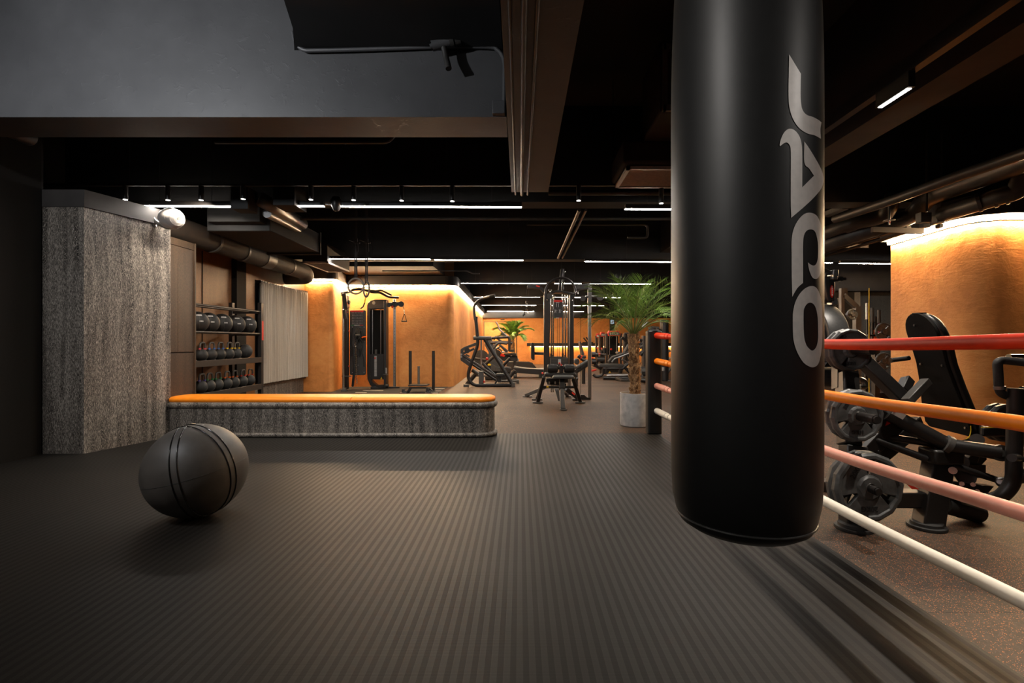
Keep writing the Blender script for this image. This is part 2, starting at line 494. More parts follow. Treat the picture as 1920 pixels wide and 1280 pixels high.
def mk_mat():
    t = NT('striped_sports_mat'); g = t.n('ShaderNodeNewGeometry'); s = t.n('ShaderNodeSeparateXYZ'); t.l(g.outputs['Position'], s.inputs[0])
    fx = t.math('FRACT', t.math('MULTIPLY', t.math('ADD', s.outputs[0], 20.0), 1 / 0.0435))
    st = t.math('GREATER_THAN', fx, 0.5)
    edge = t.math('LESS_THAN', t.math('ABSOLUTE', t.math('SUBTRACT', fx, 0.5)), 0.03)
    rows = t.noise(t.coord((0.4, 90, 1)), 1.0, 2, 0.6)
    weave = t.noise(t.coord((8, 900, 1)), 1.0, 2, 0.8)
    big = t.noise(t.coord(), 0.9, 3)
    fy = t.math('FRACT', t.math('MULTIPLY', t.math('ADD', s.outputs[1], 20.0), 1 / 0.0435))
    sy = t.math('LESS_THAN', fy, 0.04)
    c = t.mix(st, (0.015, 0.013, 0.0113, 1), (0.029, 0.0255, 0.022, 1))
    c = t.mix(t.math('MULTIPLY', t.math('ADD', rows, weave), 0.32), c, (0.010, 0.009, 0.008, 1))
    c = t.mix(t.math('MULTIPLY', edge, 0.25), c, (0.045, 0.041, 0.036, 1))
    c = t.mix(t.math('MULTIPLY', big, 0.3), c, (0.017, 0.0145, 0.0125, 1))
    c = t.mix(t.math('MULTIPLY', sy, 0.3), c, (0.012, 0.011, 0.01, 1))
    # seams between mat rolls
    sx = t.math('LESS_THAN', t.math('ABSOLUTE', t.math('SUBTRACT', t.math('FRACT', t.math('MULTIPLY', t.math('ADD', s.outputs[0], 9.92), 1 / 2.0)), 0.5)), 0.0025)
    c = t.mix(t.math('MULTIPLY', sx, 0.8), c, (0.004, 0.004, 0.004, 1))
    t.color(c)
    t.b.inputs['Specular IOR Level'].default_value = 0.15
    r = t.math('ADD', t.math('MULTIPLY', st, -0.08), t.math('ADD', 0.5, t.math('MULTIPLY', big, 0.1)))
    t.l(r, t.b.inputs['Roughness'])
    t.bump(t.math('ADD', t.math('MULTIPLY', st, 0.5), t.math('MULTIPLY', rows, 0.8)), 0.25, 0.0015); return t.m
M['mat'] = mk_mat()

def mk_floor():
    t = NT('speckled_rubber_tiles'); v = t.coord()
    vo = t.n('ShaderNodeTexVoronoi'); vo.inputs['Scale'].default_value = 240; t.l(v, vo.inputs['Vector'])
    sep = t.n('ShaderNodeSeparateColor'); t.l(vo.outputs['Color'], sep.inputs[0])
    near = t.math('LESS_THAN', vo.outputs['Distance'], 0.42)
    fleck = t.math('MULTIPLY', t.math('GREATER_THAN', sep.outputs[0], 0.85), near)
    grey = t.math('MULTIPLY', t.math('GREATER_THAN', sep.outputs[1], 0.9), near)
    sx = t.n('ShaderNodeSeparateXYZ'); t.l(v, sx.inputs[0])
    row = t.math('FLOOR', t.math('MULTIPLY', sx.outputs[1], 2.0))
    xs = t.math('ADD', t.math('ADD', sx.outputs[0], 20.25), t.math('MULTIPLY', t.math('FRACT', t.math('MULTIPLY', row, 0.5)), 1.0))
    cmb = t.n('ShaderNodeCombineXYZ'); t.l(t.math('FLOOR', xs), cmb.inputs[0]); t.l(row, cmb.inputs[1])
    wn = t.n('ShaderNodeTexWhiteNoise', noise_dimensions='2D'); t.l(cmb.outputs[0], wn.inputs['Vector'])
    jx = t.math('LESS_THAN', t.math('FRACT', xs), 0.006); jy = t.math('LESS_THAN', t.math('FRACT', t.math('MULTIPLY', sx.outputs[1], 2.0)), 0.012)
    joint = t.math('MAXIMUM', jx, jy)
    n = t.noise(v, 30, 4, 0.7)
    c = t.ramp(n, [(0.3, (0.027, 0.019, 0.0135, 1)), (0.7, (0.05, 0.035, 0.025, 1))])
    c = t.mix(1.0, c, t.ramp(wn.outputs['Value'], [(0.0, (0.62, 0.6, 0.58, 1)), (1.0, (1.5, 1.42, 1.3, 1))]), 'MULTIPLY')
    c = t.mix(t.math('MULTIPLY', joint, 0.7), c, (0.008, 0.006, 0.005, 1))
    c = t.mix(grey, c, (0.10, 0.09, 0.085, 1)); c = t.mix(fleck, c, (0.55, 0.19, 0.06, 1))
    t.color(c); t.b.inputs['Roughness'].default_value = 0.6; t.b.inputs['Specular IOR Level'].default_value = 0.25; t.bump(n, 0.2, 0.003); return t.m
M['floor'] = mk_floor()

def mk_curtain():
    t = NT('sheer_curtain'); f = t.noise(t.coord((200, 200, 200)), 1.0, 2)
    t.color(t.ramp(f, [(0.3, (0.56, 0.5, 0.42, 1)), (0.7, (0.72, 0.65, 0.56, 1))])); t.b.inputs['Roughness'].default_value = 0.8
    t.b.inputs['Transmission Weight'].default_value = 0.0
    pass
    return t.m
M['curtain'] = mk_curtain()
M['ball'] = simple('matt_ball_rubber', (0.085, 0.073, 0.063, 1), 0.5, 0, 12, 0.18, 0.05)
M['ball_rib'] = simple('glossy_rib', (0.012, 0.011, 0.010, 1), 0.15)
# ------------------------------------------------------------------ room shell
CEIL = 3.9
mb = MB().box(-6.5, 11, -5, 26, GZ - 0.1, GZ); struct('floor', mb, M['floor'])
mb = MB().box(-6.5, 11, -5, 26, CEIL, CEIL + 0.1); struct('ceiling', mb, M['ceil'])
# lowered slab over the near right of the grey beam, with its curved left edge
mb = MB().prism([(-1.42, 2.2, 3.24), (-1.47, 3.0, 3.24), (-1.55, 3.3, 3.24), (-1.66, 3.56, 3.24), (-0.13, 3.56, 3.24), (-0.13, 2.2, 3.24)], (0, 0, 0.6))
struct('ceiling_slab', mb, M['ceil'])

# left side: near-black wall, then the oak clad pier
WT = 2.43
struct('wall_left', MB().box(-4.95, -4.7, -5, 4.75, GZ, CEIL), M['dark_panel'])
pier = [(-4.7, 4.77), (-4.30, 4.77), (-4.06, 5.60), (-4.06, 5.62), (-5.4, 5.62), (-5.4, 4.77)]
struct('wall_pier', MB().prism([(x, y, -0.001) for x, y in pier], (0, 0, WT)), M['wood'], label='limed black oak cladding')
struct('trim_1', MB().prism([(x + 0.015, y - 0.012, WT) for x, y in pier], (0, 0, 0.17)), M['soffit'])
# back of the rack recess, post and window wall on the left
struct('wall_recess', MB().box(-5.1, -4.88, 5.62, 8.2, GZ, 2.75), M['wood_orange'])
struct('wall_upper', MB().box(-5.7, -5.4, 4.75, 12.5, GZ, CEIL).box(-5.5, -4.7, 4.75, 4.77, 2.6, CEIL), M['ceil'])
mb = MB()
for yy in (7.42, 8.18): mb.box(-4.885, -4.872, yy, yy + 0.012, GZ, 2.5)
struct('trim_2', mb, M['dark_panel'])
struct('trim_3', MB().box(-5.1, -4.80, 8.2, 8.48, GZ, 2.75), M['dark_panel'])
struct('trim_4', MB().box(-5.1, -4.84, 8.48, 8.83, GZ, 2.5), M['wood_orange'])
struct('wall_window', MB().box(-5.1, -4.88, 8.83, 10.95, GZ, 0.32), M['wood'])
struct('wall_header', MB().box(-5.1, -4.84, 8.83, 10.95, 2.24, 2.75), M['wood_orange'])
# the window behind the curtain
wf = MB(); wf.box(-5.05, -4.98, 8.83, 8.9, 0.32, 2.24); wf.box(-5.05, -4.98, 10.85, 10.95, 0.32, 2.24)
wf.box(-5.05, -4.98, 8.83, 10.95, 0.32, 0.38); wf.box(-5.05, -4.98, 8.83, 10.95, 2.18, 2.24); wf.box(-5.05, -4.98, 9.85, 9.9, 0.32, 2.24)
win = struct('window_1', wf, M['frame_grey'])
t_ = NT('window_glass'); t_.b.inputs['Base Color'].default_value = (0.12, 0.16, 0.2, 1); t_.b.inputs['Roughness'].default_value = 0.1
struct('window_pane', MB().box(-5.03, -5.01, 8.9, 10.85, 0.38, 2.18), t_.m, parent=win)
struct('sill', MB().box(-5.1, -4.82, 8.83, 10.95, 0.29, 0.325), M['wood_plain'])

# orange plaster volumes, rounded corners
def arc(cx, cy, r, a0, a1, n=6):
    return [(cx + r * math.cos(math.radians(a0 + (a1 - a0) * i / n)), cy + r * math.sin(math.radians(a0 + (a1 - a0) * i / n))) for i in range(n + 1)]
PT = 2.46
plan = [(-4.84, 10.9)] + arc(-4.33, 11.0, 0.10, -90, -10) + [(-4.40, 12.02), (-4.33, 12.1)] + arc(-1.85, 12.28, 0.18, -90, -3) + [(-1.88, 24.4), (-6.2, 24.4), (-6.2, 10.9)]
struct('wall_back', MB().prism([(x, y, GZ) for x, y in plan], (0, 0, PT - GZ)), M['plaster'], label='orange plaster wall with a glowing top edge')
def offset_line(pts, d):
    out = []
    for i, p in enumerate(pts):
        a = Vector(pts[max(i - 1, 0)]); b = Vector(pts[min(i + 1, len(pts) - 1)])
        t = (b - a).normalized(); nrm = Vector((t.y, -t.x))
        out.append((p[0] + nrm.x * d, p[1] + nrm.y * d))
    return out
def ribbon(pts, d0, d1, z0, z1):
    a = offset_line(pts, d0); b = offset_line(pts, d1); m = MB()
    for i in range(len(pts) - 1):
        m.prism([(a[i][0], a[i][1], z0), (a[i + 1][0], a[i + 1][1], z0), (b[i + 1][0], b[i + 1][1], z0), (b[i][0], b[i][1], z0)], (0, 0, z1 - z0))
    return m
edge = plan[:-2]
struct('trim_5', ribbon(edge, -0.6, 0.10, PT + 0.055, PT + 0.28), M['soffit'])
t5 = ribbon(edge, 0.005, 0.035, PT + 0.02, PT + 0.05)
cs = solo('cove_light', t5, M['cove'], 'warm glowing light strip along the top of the far orange plaster walls', 'cove light', kind='thing')

# far wall with the door, the shelf and the strip below it
BY = 24.4
struct('wall_far', MB().box(-1.9, 11, BY, BY + 0.2, GZ, CEIL), M['plaster'])
dr = MB(); dr.box(-1.8, -0.2, BY - 0.03, BY, 0.0 + GZ, 2.1)
d1 = struct('door_1', dr, M['plaster'])
fr = MB(); fr.box(-1.84, -1.8, BY - 0.035, BY, GZ, 2.14); fr.box(-0.2, -0.17, BY - 0.035, BY, GZ, 2.14); fr.box(-1.84, -0.17, BY - 0.035, BY, 2.1, 2.13)
struct('door_frame', fr, M['frame_brown'], parent=d1)
solo('air_grille', MB().box(-0.98, -0.78, BY - 0.04, BY - 0.005, 2.2, 2.25), M['frame'], 'small dark grille above the door in the far orange wall', 'grille')
struct('trim_6', MB().box(-1.9, 9, BY - 0.25, BY, PT - 0.15, CEIL), M['ceil'])

# right side
RT = 2.40
rp = [(5.02, 6.55)] + arc(5.08, 5.4, 0.2, 183, 270) + [(7.6, 5.2), (7.6, 6.55)]
rp = [(5.02, 6.55), (4.93, 5.55), (4.95, 5.38), (5.02, 5.27), (5.15, 5.2), (7.6, 5.2), (7.6, 6.55)]
struct('wall_right', MB().prism([(x, y, GZ) for x, y in rp], (0, 0, RT - GZ)), M['plaster'], label='orange plaster pillar with a glowing top edge')
redge = rp[:6]
struct('trim_7', ribbon(redge, -0.5, 0.14, RT + 0.055, RT + 0.28), M['soffit'])
cs = solo('cove_light', ribbon(redge, 0.01, 0.045, RT + 0.015, RT + 0.05), M['cove'], 'warm glowing light strip along the top of the orange pillar behind the weight machine', 'cove light')
struct('wall_side', MB().box(9.6, 9.8, -5, 26, GZ, CEIL), M['ceil'])
# oak panelled wall and header seen past the pillar
struct('wall_panelled', MB().box(7.95, 9.6, 11.3, 11.5, GZ, 2.28), M['wood_far'])
struct('trim_8', MB().box(5.6, 9.6, 10.95, 11.25, 2.26, 3.3), M['soffit'])

# ceiling beams
BZ = 2.75
struct('beam_near', MB().box(-4.7, -0.10, 3.55, 3.90, BZ, CEIL), M['beam'], label='grey painted concrete beam')
struct('beam_long', MB().box(-0.095, 0.31, -3, 5.33, BZ, CEIL), M['beam'])
struct('beam_right', MB().box(2.76, 3.06, -3, 9.5, 2.85, CEIL), M['soffit'])
struct('beam_cross', MB().box(-5.4, 9.6, 5.74, 6.02, 2.76, CEIL), M['ceil'])
for i, (yy, zz) in enumerate([(9.6, 2.74), (13.2, 2.74), (17.3, 2.74), (21.2, 2.74)]):
    struct('beam_far_%d' % (i + 1), MB().box(-5.4 if i < 1 else -1.8, 9.6, yy, yy + 0.3, zz, CEIL), M['ceil'])
struct('bulkhead', MB().box(-5.4, -1.9, 10.6, 12.2, 2.76, CEIL), M['ceil'])

# sports mat
m_ = MB().prism([(-4.7, -2.2, GZ), (1.66, -2.2, GZ), (1.66, 5.83, GZ), (-0.3, 5.83, GZ), (-0.3, 6.05, GZ), (-4.05, 6.05, GZ), (-4.06, 5.6, GZ), (-4.3, 4.77, GZ), (-4.7, 4.77, GZ)], (0, 0, -GZ))
solo('sports_mat', m_, M['mat'], 'large black sports mat with narrow woven stripes under the ball and bag', 'mat', bevel=0.004)
# turf track by the sled
tt = thing('turf_track', 'dark turf strip with white dashes beneath the sled behind the bench', 'turf track', (-3, 11, GZ))
part('turf', MB().box(-4.2, -1.80, 6.3, 12.08, GZ, GZ + 0.006), M['turf'], tt)
q = crop(560, 480, 4.266)
for a, b, cy in ((570, 650, 1060), (515, 675, 1077), (455, 543, 1093), (398, 570, 1112), (693, 785, 1113), (910, 1082, 1115), (1070, 1168, 1062), (1095, 1140, 1080), (1060, 1112, 1097)):
    y = 480 + cy / 4.266; Y = (CAMZ - GZ) * F / (y - VY)
    x0 = (560 + a / 4.266 - VX) / F * Y; x1 = (560 + b / 4.266 - VX) / F * Y
    part('line_marking', MB().box(x0, x1, Y - 0.035, Y + 0.035, GZ + 0.005, GZ + 0.009), M['linemark'], tt, label='white dash')

# curtain
cu = MB(); N = 260; rows = [0.33, 0.42, 0.44, 1.0, 1.6, 2.15, 2.23]
vs = []
for z in rows:
    for i in range(N + 1):
        y = 8.92 + (10.86 - 8.92) * i / N
        ph = i / N * 2 * PI * 19 + 0.7 * math.sin(i * 0.05)
        amp = 0.05 * (1 if z < 2.2 else 0.5) * (1 + 0.25 * math.sin(i * 0.11 + z))
        vs.append((-4.78 + amp * math.sin(ph) + 0.006 * math.sin(ph * 2.3 + z), y + 0.012 * math.cos(ph * 1.0), z - 0.02 * (i / N) * (1 if z > 1.5 else 0)))
fs = []
for j in range(len(rows) - 1):
    for i in range(N):
        a = j * (N + 1) + i; fs.append((a, a + 1, a + N + 2, a + N + 1))
cu.add(vs, fs)
ct = thing('curtain', 'pale sheer pleated curtain over the window beside the ball rack', 'curtain', (-4.8, 9.9, 0.33))
part('fabric', cu, M['curtain'], ct, angle=180)
part('curtain_rail', MB().box(-4.835, -4.77, 8.9, 10.88, 2.215, 2.24), M['frame'], ct)
# ------------------------------------------------------------------ light tubes
LZ = 2.62
LAB3 = {}
def led_tube(x0, y0, x1, y1, label, mat='led', z=LZ, w=0.05):
    Y0 = (z - CAMZ) * F / (VY - y0); Y1 = (z - CAMZ) * F / (VY - y1)
    a = P(x0, y0, Y0); b = P(x1, y1, Y1)
    t = thing('light_tube', label, 'ceiling light', ((a.x + b.x) / 2, (a.y + b.y) / 2, z), 'linear ceiling lights')
    part('diffuser', MB().bar(a, b, w, 0.003), M[mat], t, label='glowing white diffuser')
    up = Vector((0, 0, 0.0265))
    hb = MB().bar(a + up, b + up, w + 0.004, 0.05)
    part('housing', hb, M['frame'], t)
    s = MB(); n = 2 if (b - a).length < 1.5 else 3
    for i in range(n):
        p = a.lerp(b, (i + 0.5) / n) + Vector((0, 0, 0.05)); s.cyl(p, (p.x, p.y,  CEIL - 0.001), 0.002, n=5)
    part('wire', s, M['frame'], t)
    return t
O = ['first', 'second', 'third', 'fourth', 'fifth', 'sixth']
rows = [
    [(250, 386, 446, 387.3), (561, 386.3, 608, 386.6), (640, 387, 978, 388.5), (1172, 392, 1420, 393.5)],
    [(587, 485, 807, 486), (815, 487, 981, 488), (1096, 490, 1560, 493), (1575, 493.5, 1740, 495)],
    [(865, 531, 1024, 531.3), (1040, 531.5, 1090, 531.8), (1107, 532, 1220, 532.4)],
    [(889, 556.8, 1012, 557), (1041, 557, 1163, 558)],
    [(904, 572, 1005, 572.3), (1029, 572.5, 1132, 573)],
    [(914, 583.5, 1001, 583.7), (1028, 583.8, 1105, 584)],
]
names = [['left end tube above the white speaker', 'short tube between the ducts', 'long tube over the orange bench', 'right tube running behind the punching bag'],
         ['left tube behind the hanging rings', 'middle tube', 'long right tube above the palm', 'tube beside the orange pillar'],
         ['left tube starting above the orange wall corner', 'short middle tube behind the cable tower', 'right tube crossing the palm crown'],
         ['left tube', 'right tube'], ['left tube', 'right tube'], ['left tube', 'right tube']]
for i, r in enumerate(rows):
    for j, (a, b, c_, d) in enumerate(r):
        led_tube(a, b, c_, d, 'white ceiling light, %s, %s row back' % (names[i][j], O[i]), 'led' if i < 3 else 'led_far')
led_tube(1235, 585, 1262, 585, 'short linear ceiling light seen through the palm at the far right', 'led_far')
# added fill tube over the near part of the room, out of the frame
for k, (x, y0, y1) in enumerate(((-3.1, -2.6, 1.0),)):
    t = thing('light_tube', 'added unseen linear fill light over the mat running %s' % ('left of the view'), 'ceiling light', (x, (y0 + y1) / 2, 3.0), 'linear ceiling lights')
    part('diffuser', MB().box(x - 0.03, x + 0.03, y0, y1, 2.99, 3.02), M['led_added'], t)
    part('housing', MB().box(x - 0.035, x + 0.035, y0, y1, 3.02, 3.07), M['frame'], t)

# track with small spot heads in front of the first row
TY = 5.2
tr = MB().box(-5.2, 2.1, TY - 0.02, TY + 0.02, 2.775, 2.80)
for x in (-4.2, -2.5, -0.8, 1.0): tr.cyl((x, TY, 2.8), (x, TY, 3.9), 0.006, n=6)
solo('lighting_track', tr, M['frame'], 'black ceiling track carrying the row of small spotlights', 'lighting track')
sx = [(235, 374), (315, 375), (377, 375), (456, 373), (583, 374), (663, 375), (753, 376), (848, 377), (1085, 376), (1240, 381)]
spn = ['above the oak pier edge', 'above the white speaker', 'above the ball rack', 'beside the square duct', 'above the orange front column', 'in front of the rings', 'over the cable station', 'over the sled', 'right of the long beam', 'beside the punching bag']
spot0 = None
for k, (x, y) in enumerate(sx):
    p = P(x, y, TY)
    t = thing('spotlight', 'small black cylinder spotlight on the ceiling track, the one ' + spn[k], 'spotlight', p, 'cylinder spotlights on the track')
    part('body', MB().cyl(p, p + Vector((0, 0, 2.775 - p.z)), 0.026, n=18), M['frame'], t)
    part('lens', MB().cyl(p - Vector((0, 0, 0.003)), p + Vector((0, 0, 0.002)), 0.021, n=18), M['lens'], t)
    tgt = (p.x * 1.0, 5.0, 0) if 1 else None
    if k == 2: tgt = (-4.6, 7.0, 1.2)
    lamp('lamp', 'SPOT', p - Vector((0, 0, 0.01)), tgt, P_SPOT * (1.0 if k != 2 else 6.0), (1, 0.88, 0.73), 0.02, angle=105, blend=0.7, parent=t)

# linear track heads beside the ropes: all but the last throw the rope shadows on the mat
solo('lighting_track', MB().box(2.44, 2.50, -2.4, 5.5, 2.80, 2.90), M['frame'], 'black ceiling track beside the brown beam above the ropes', 'lighting track')
for k, (y0, nm) in enumerate(((3.03, 'above the weight machine'), (2.05, 'at the upper right edge of the view'), (0.9, 'behind the camera side'), (-0.3, 'unseen, lamp added for the bag lettering'))):
    x = 2.455
    t = thing('linear_spotlight', 'black linear louvred spotlight under the right beam, ' + nm, 'spotlight', (x, y0, 2.75), 'linear louvred spotlights')
    part('body', MB().box(x - 0.022, x + 0.022, y0, y0 + 0.28, 2.70, 2.80), M['frame'], t)
    lv = MB()
    for i in range(8): lv.box(x - 0.015, x + 0.015, y0 + 0.02 + i * 0.032, y0 + 0.044 + i * 0.032, 2.696, 2.70)
    part('louvre', lv, M['lens'], t, label='row of glowing square cells')
    if k == 3:
        lamp('lamp', 'SPOT', (x, y0 + 0.14, 2.69), (0.68, 1.15, 1.6), P_LETTER, (1, 0.93, 0.86), 0.05, angle=42, blend=1.0, parent=t)  # added lamp in an unseen head, brightens the bag lettering
    if k < 3:
        lamp('lamp', 'SPOT', (x, y0 + 0.14, 2.69), (1.75, y0 - 0.1, 0), P_ROPE if k < 2 else P_ROPE * 0.45, (1, 0.9, 0.78), 0.008, angle=66, blend=0.6, parent=t)
# wash of the grey beam from a spotlight at the left, outside the view
t = thing('spotlight', 'black spotlight on the left ceiling aimed at the grey beam', 'spotlight', (-3.25, 1.2, 2.95))
part('body', MB().cyl((-3.25, 1.2, 2.95), (-3.21, 1.28, 2.92), 0.04).cyl((-3.25, 1.2, 2.95), (-3.25, 1.2, 3.9), 0.01), M['frame'], t)
lamp('lamp', 'SPOT', (-3.2, 1.3, 2.9), (-2.4, 3.55, 2.7), P_WASH, (0.95, 0.97, 1.0), 0.05, angle=150, blend=1.0, parent=t)

for k, (x, tx) in enumerate(((-2.6, -2.9), (-0.9, -1.2))):  # added fill spots out of view, they brighten the bench, ball and far mat
    t = thing('spotlight', 'added black fill spotlight aimed at the bench, the %s one out of view' % ('left' if k == 0 else 'right'), 'spotlight', (x, 1.4, 3.05))
    part('body', MB().cyl((x, 1.4, 3.05), (x, 1.5, 2.99), 0.04).cyl((x, 1.4, 3.05), (x, 1.4, 3.9), 0.01), M['frame'], t)
    lamp('lamp', 'SPOT', (x, 1.52, 2.97), (tx, 5.6, 0.25), P_FRONT, (1, 0.92, 0.83), 0.06, angle=52, blend=1.0, parent=t)
t = thing('spotlight', 'black spotlight left of the camera aimed at the punching bag', 'spotlight', (-1.5, -0.2, 3.0))
part('body', MB().cyl((-1.5, -0.2, 3.0), (-1.42, -0.15, 2.94), 0.04).cyl((-1.5, -0.2, 3.0), (-1.5, -0.2, 3.9), 0.01), M['frame'], t)
lamp('lamp', 'SPOT', (-1.40, -0.14, 2.92), (0.55, 1.26, 1.75), P_BAG, (1, 0.95, 0.9), 0.14, angle=44, blend=1.0, parent=t)

# ------------------------------------------------------------------ pipes and ducts
pl = crop(500, 0, 4.0)
pts = [pl(195, 240, 3.52), pl(215, 310, 3.52), pl(270, 372, 3.52), pl(400, 378, 3.52), pl(900, 365, 3.52), pl(1300, 350, 3.52), pl(1650, 352, 3.52), pl(1730, 375, 3.52), pl(1778, 450, 3.52), pl(1782, 600, 3.52), pl(1780, 840, 3.52)]
solo('conduit_pipe', MB().path(pts, 0.014, 10, 5), M['beam'], 'thin grey conduit running along the top of the grey beam', 'pipe')
jb = MB().box(-0.20, -0.11, 3.50, 3.55, 2.755, 2.85)
solo('junction_box', jb, M['beam'], 'small grey junction box on the lower right corner of the grey beam', 'junction box', bevel=0.004)
sp = thing('sprinkler_valve', 'painted pipe valve with elbow against the dark slab beside the beam', 'valve', pl(1300, 330, 3.5))
part('body', MB().cyl(pl(1240, 345, 3.46), pl(1370, 310, 3.46), 0.036, n=18).cyl(pl(1225, 350, 3.46), pl(1250, 342, 3.46), 0.018), M['beam'], sp)
part('collar', MB().cyl(pl(1372, 312, 3.46), pl(1400, 306, 3.46), 0.042, n=18).cyl(pl(1410, 305, 3.46), pl(1450, 294, 3.46), 0.038, n=18), M['pipe'], sp)
part('elbow', MB().path([pl(1330, 355, 3.46), pl(1345, 430, 3.46), pl(1365, 515, 3.44)], 0.022, 12), M['pipe'], sp)
part('outlet', MB().path([pl(1455, 290, 3.46), pl(1462, 250, 3.44), pl(1445, 205, 3.40)], 0.024, 12), M['pipe'], sp)
solo('fire_sprinkler', MB().sphere(pl(1600, 235, 3.46), 0.03).cyl(pl(1600, 235, 3.46), pl(1620, 225, 3.46) + Vector((0, 0, 0.08)), 0.01), M['pipe'], 'small round sprinkler head on the dark slab right of the valve', 'sprinkler')
for k, (x, r, nm) in enumerate(((0.02, 0.016, 'thicker'), (0.085, 0.011, 'thinner'), (-0.05, 0.009, 'thinnest'))):
    solo('conduit_pipe', MB().cyl((x, 1.0, 2.735 - r * 0.3), (x, 5.36, 2.735 - r * 0.3), r, n=12), M['pipe'], nm + ' painted conduit running under the long ceiling beam', 'pipe')

# wrapped round duct along the left wall
d = MB(); cx, cz, r = -4.29, 2.50, 0.155
d.cyl((cx, 5.7, cz + 0.02), (cx, 8.0, cz), r, n=24)
dd = thing('air_duct', 'brown wrapped round duct running above the oak wall and ball rack', 'duct', (cx, 7.5, cz))
part('duct_run', d, M['duct'], dd)
part('sleeve', MB().cyl((cx, 7.98, cz), (cx, 8.25, cz), r * 1.05, n=24), M['pipe'], dd, label='grey joint sleeve')
part('duct_run', MB().cyl((cx, 8.2, cz), (cx, 9.5, cz), r, n=24), M['duct'], dd)
for yb in (6.7, 7.4, 8.9): part('band', MB().cyl((cx, yb, cz), (cx, yb + 0.05, cz), r * 1.03, n=24), M['pipe'], dd)
part('elbow', MB().path([(cx, 9.45, cz), (cx, 9.65, cz - 0.03), (cx - 0.08, 9.85, cz - 0.07), (cx - 0.3, 9.95, cz - 0.07), (cx - 0.53, 9.95, cz - 0.07)], r * 0.95, 20), M['duct'], dd)

# duct cluster at the ceiling behind the first light row
q = crop(180, 340, 4.174)
dc = thing('ceiling_unit', 'boxy black air unit under the ceiling behind the white speaker', 'air unit', q(1100, 300, 6.6))
a = P(372, 378, 6.3)
part('casing', MB().box(-3.95, -3.15, 6.1, 7.6, 2.5, 2.8), M['ceil'], dc, bevel=0.01)
part('intake_box', MB().box(-3.85, -3.2, 5.95, 6.1, 2.58, 2.76), M['ceil'], dc, bevel=0.005)
part('flange', MB().box(-3.97, -3.13, 7.58, 7.62, 2.47, 2.82), M['ceil'], dc)
db = thing('air_duct', 'short silver lit duct pipes beside the square black box in the first light row', 'duct', (-2.8, 6, 2.6))
part('pipe_run', MB().path([P(486, 372, 5.5), P(508, 384, 5.6), P(540, 404, 6.3), P(566, 420, 7.0)], 0.085, 16), M['frame_grey'], db)
part('pipe_run', MB().path([P(500, 400, 5.6), P(530, 415, 6.2), P(560, 432, 7.0)], 0.05, 14), M['frame_grey'], db)
part('box_end', MB().box(P(446, 0, 5.44).x, P(478, 0, 5.44).x, 5.30, 5.5, P(0, 398, 5.44).z, P(0, 357, 5.44).z), M['ceil'], db, bevel=0.004)
part('box_end', MB().box(P(520, 0, 5.4).x, P(560, 0, 5.4).x, 5.3, 5.6, P(0, 389, 5.4).z, P(0, 350, 5.4).z), M['ceil'], db, bevel=0.004)

# pendant camera/speaker dome in row 1
q = crop(560, 340, 2.743)
t = thing('motion_sensor', 'small black bell shaped sensor between two tubes of the first row', 'sensor', q(195, 125, 5.4))
part('bell', MB().lathe([(0.001, 0.0), (0.03, 0.01), (0.055, 0.06), (0.06, 0.12), (0.04, 0.16), (0.001, 0.17)], q(193, 155, 5.4), n=20), M['frame'], t)
part('arm', MB().cyl(q(135, 118, 5.4), q(185, 122, 5.4), 0.014), M['steel'], t)

# egg shaped white speaker on a bracket
q = crop(180, 340, 4.174)
c0 = q(590, 290, 5.35)
t = thing('loudspeaker', 'white egg shaped loudspeaker on a bracket above the oak wall', 'speaker', c0)
ax = Vector((0.86, -0.45, -0.12)).normalized()
prof = [(0.001, -0.155), (0.05, -0.14), (0.09, -0.1), (0.112, -0.04), (0.115, 0.02), (0.1, 0.08), (0.068, 0.125), (0.03, 0.15), (0.001, 0.155)]
part('shell', MB().lathe(prof, c0, ax, 36), M['speaker'], t, angle=60)
rg = MB()
for rr, zz in ((0.047, 0.143), (0.075, 0.118), (0.104, 0.072), (0.113, -0.03)): rg.torus(c0 + ax * zz, ax, rr, 0.0012, 36, 6)
part('ring', rg, M['paper'], t)
part('driver', MB().lathe([(0.02, 0.146), (0.02, 0.156), (0.012, 0.154), (0.001, 0.158)], c0, ax, 20), M['frame_grey'], t, label='grey centre driver')
part('bracket', MB().path([q(420, 222, 5.42), q(450, 290, 5.42), q(480, 320, 5.42), q(560, 362, 5.38), q(640, 355, 5.35)], 0.009, 8, flat=2.2).bar(q(400, 340, 5.5), q(470, 330, 5.42), 0.03, 0.012).bar(q(440, 220, 5.5), q(468, 355, 5.44), 0.012, 0.02), M['steel'], t)

# cassette air vents
def vent(x0, x1, y0, y1, z, label, zt=None):
    t = thing('air_vent', label, 'air vent', ((x0 + x1) / 2, (y0 + y1) / 2, z), 'ceiling air vents')
    f = MB(); wd = 0.035
    f.box(x0, x1, y0, y0 + wd, z, z + 0.03).box(x0, x1, y1 - wd, y1, z, z + 0.03).box(x0, x0 + wd, y0, y1, z, z + 0.03).box(x1 - wd, x1, y0, y1, z, z + 0.03)
    part('vent_frame', f, M['vent_grey'], t)
    s = MB(); n = max(5, int((y1 - y0) / 0.035))
    for i in range(n):
        yy = y0 + wd + (y1 - y0 - 2 * wd) * (i + 0.5) / n
        s.bar((x0 + wd, yy, z + 0.014), (x1 - wd, yy, z + 0.014), 0.012, 0.003, up=(0, 0.6, 0.8))
    part('slats', s, M['vent_grey'], t)
    part('plenum', MB().box(x0 + 0.01, x1 - 0.01, y0 + 0.01, y1 - 0.01, z + 0.03, zt or z + 0.35), M['ceil'], t)
vent(-3.92, -3.46, 8.7, 9.85, 2.52, 'slatted ceiling vent panel beside the hanging rings above the orange column')
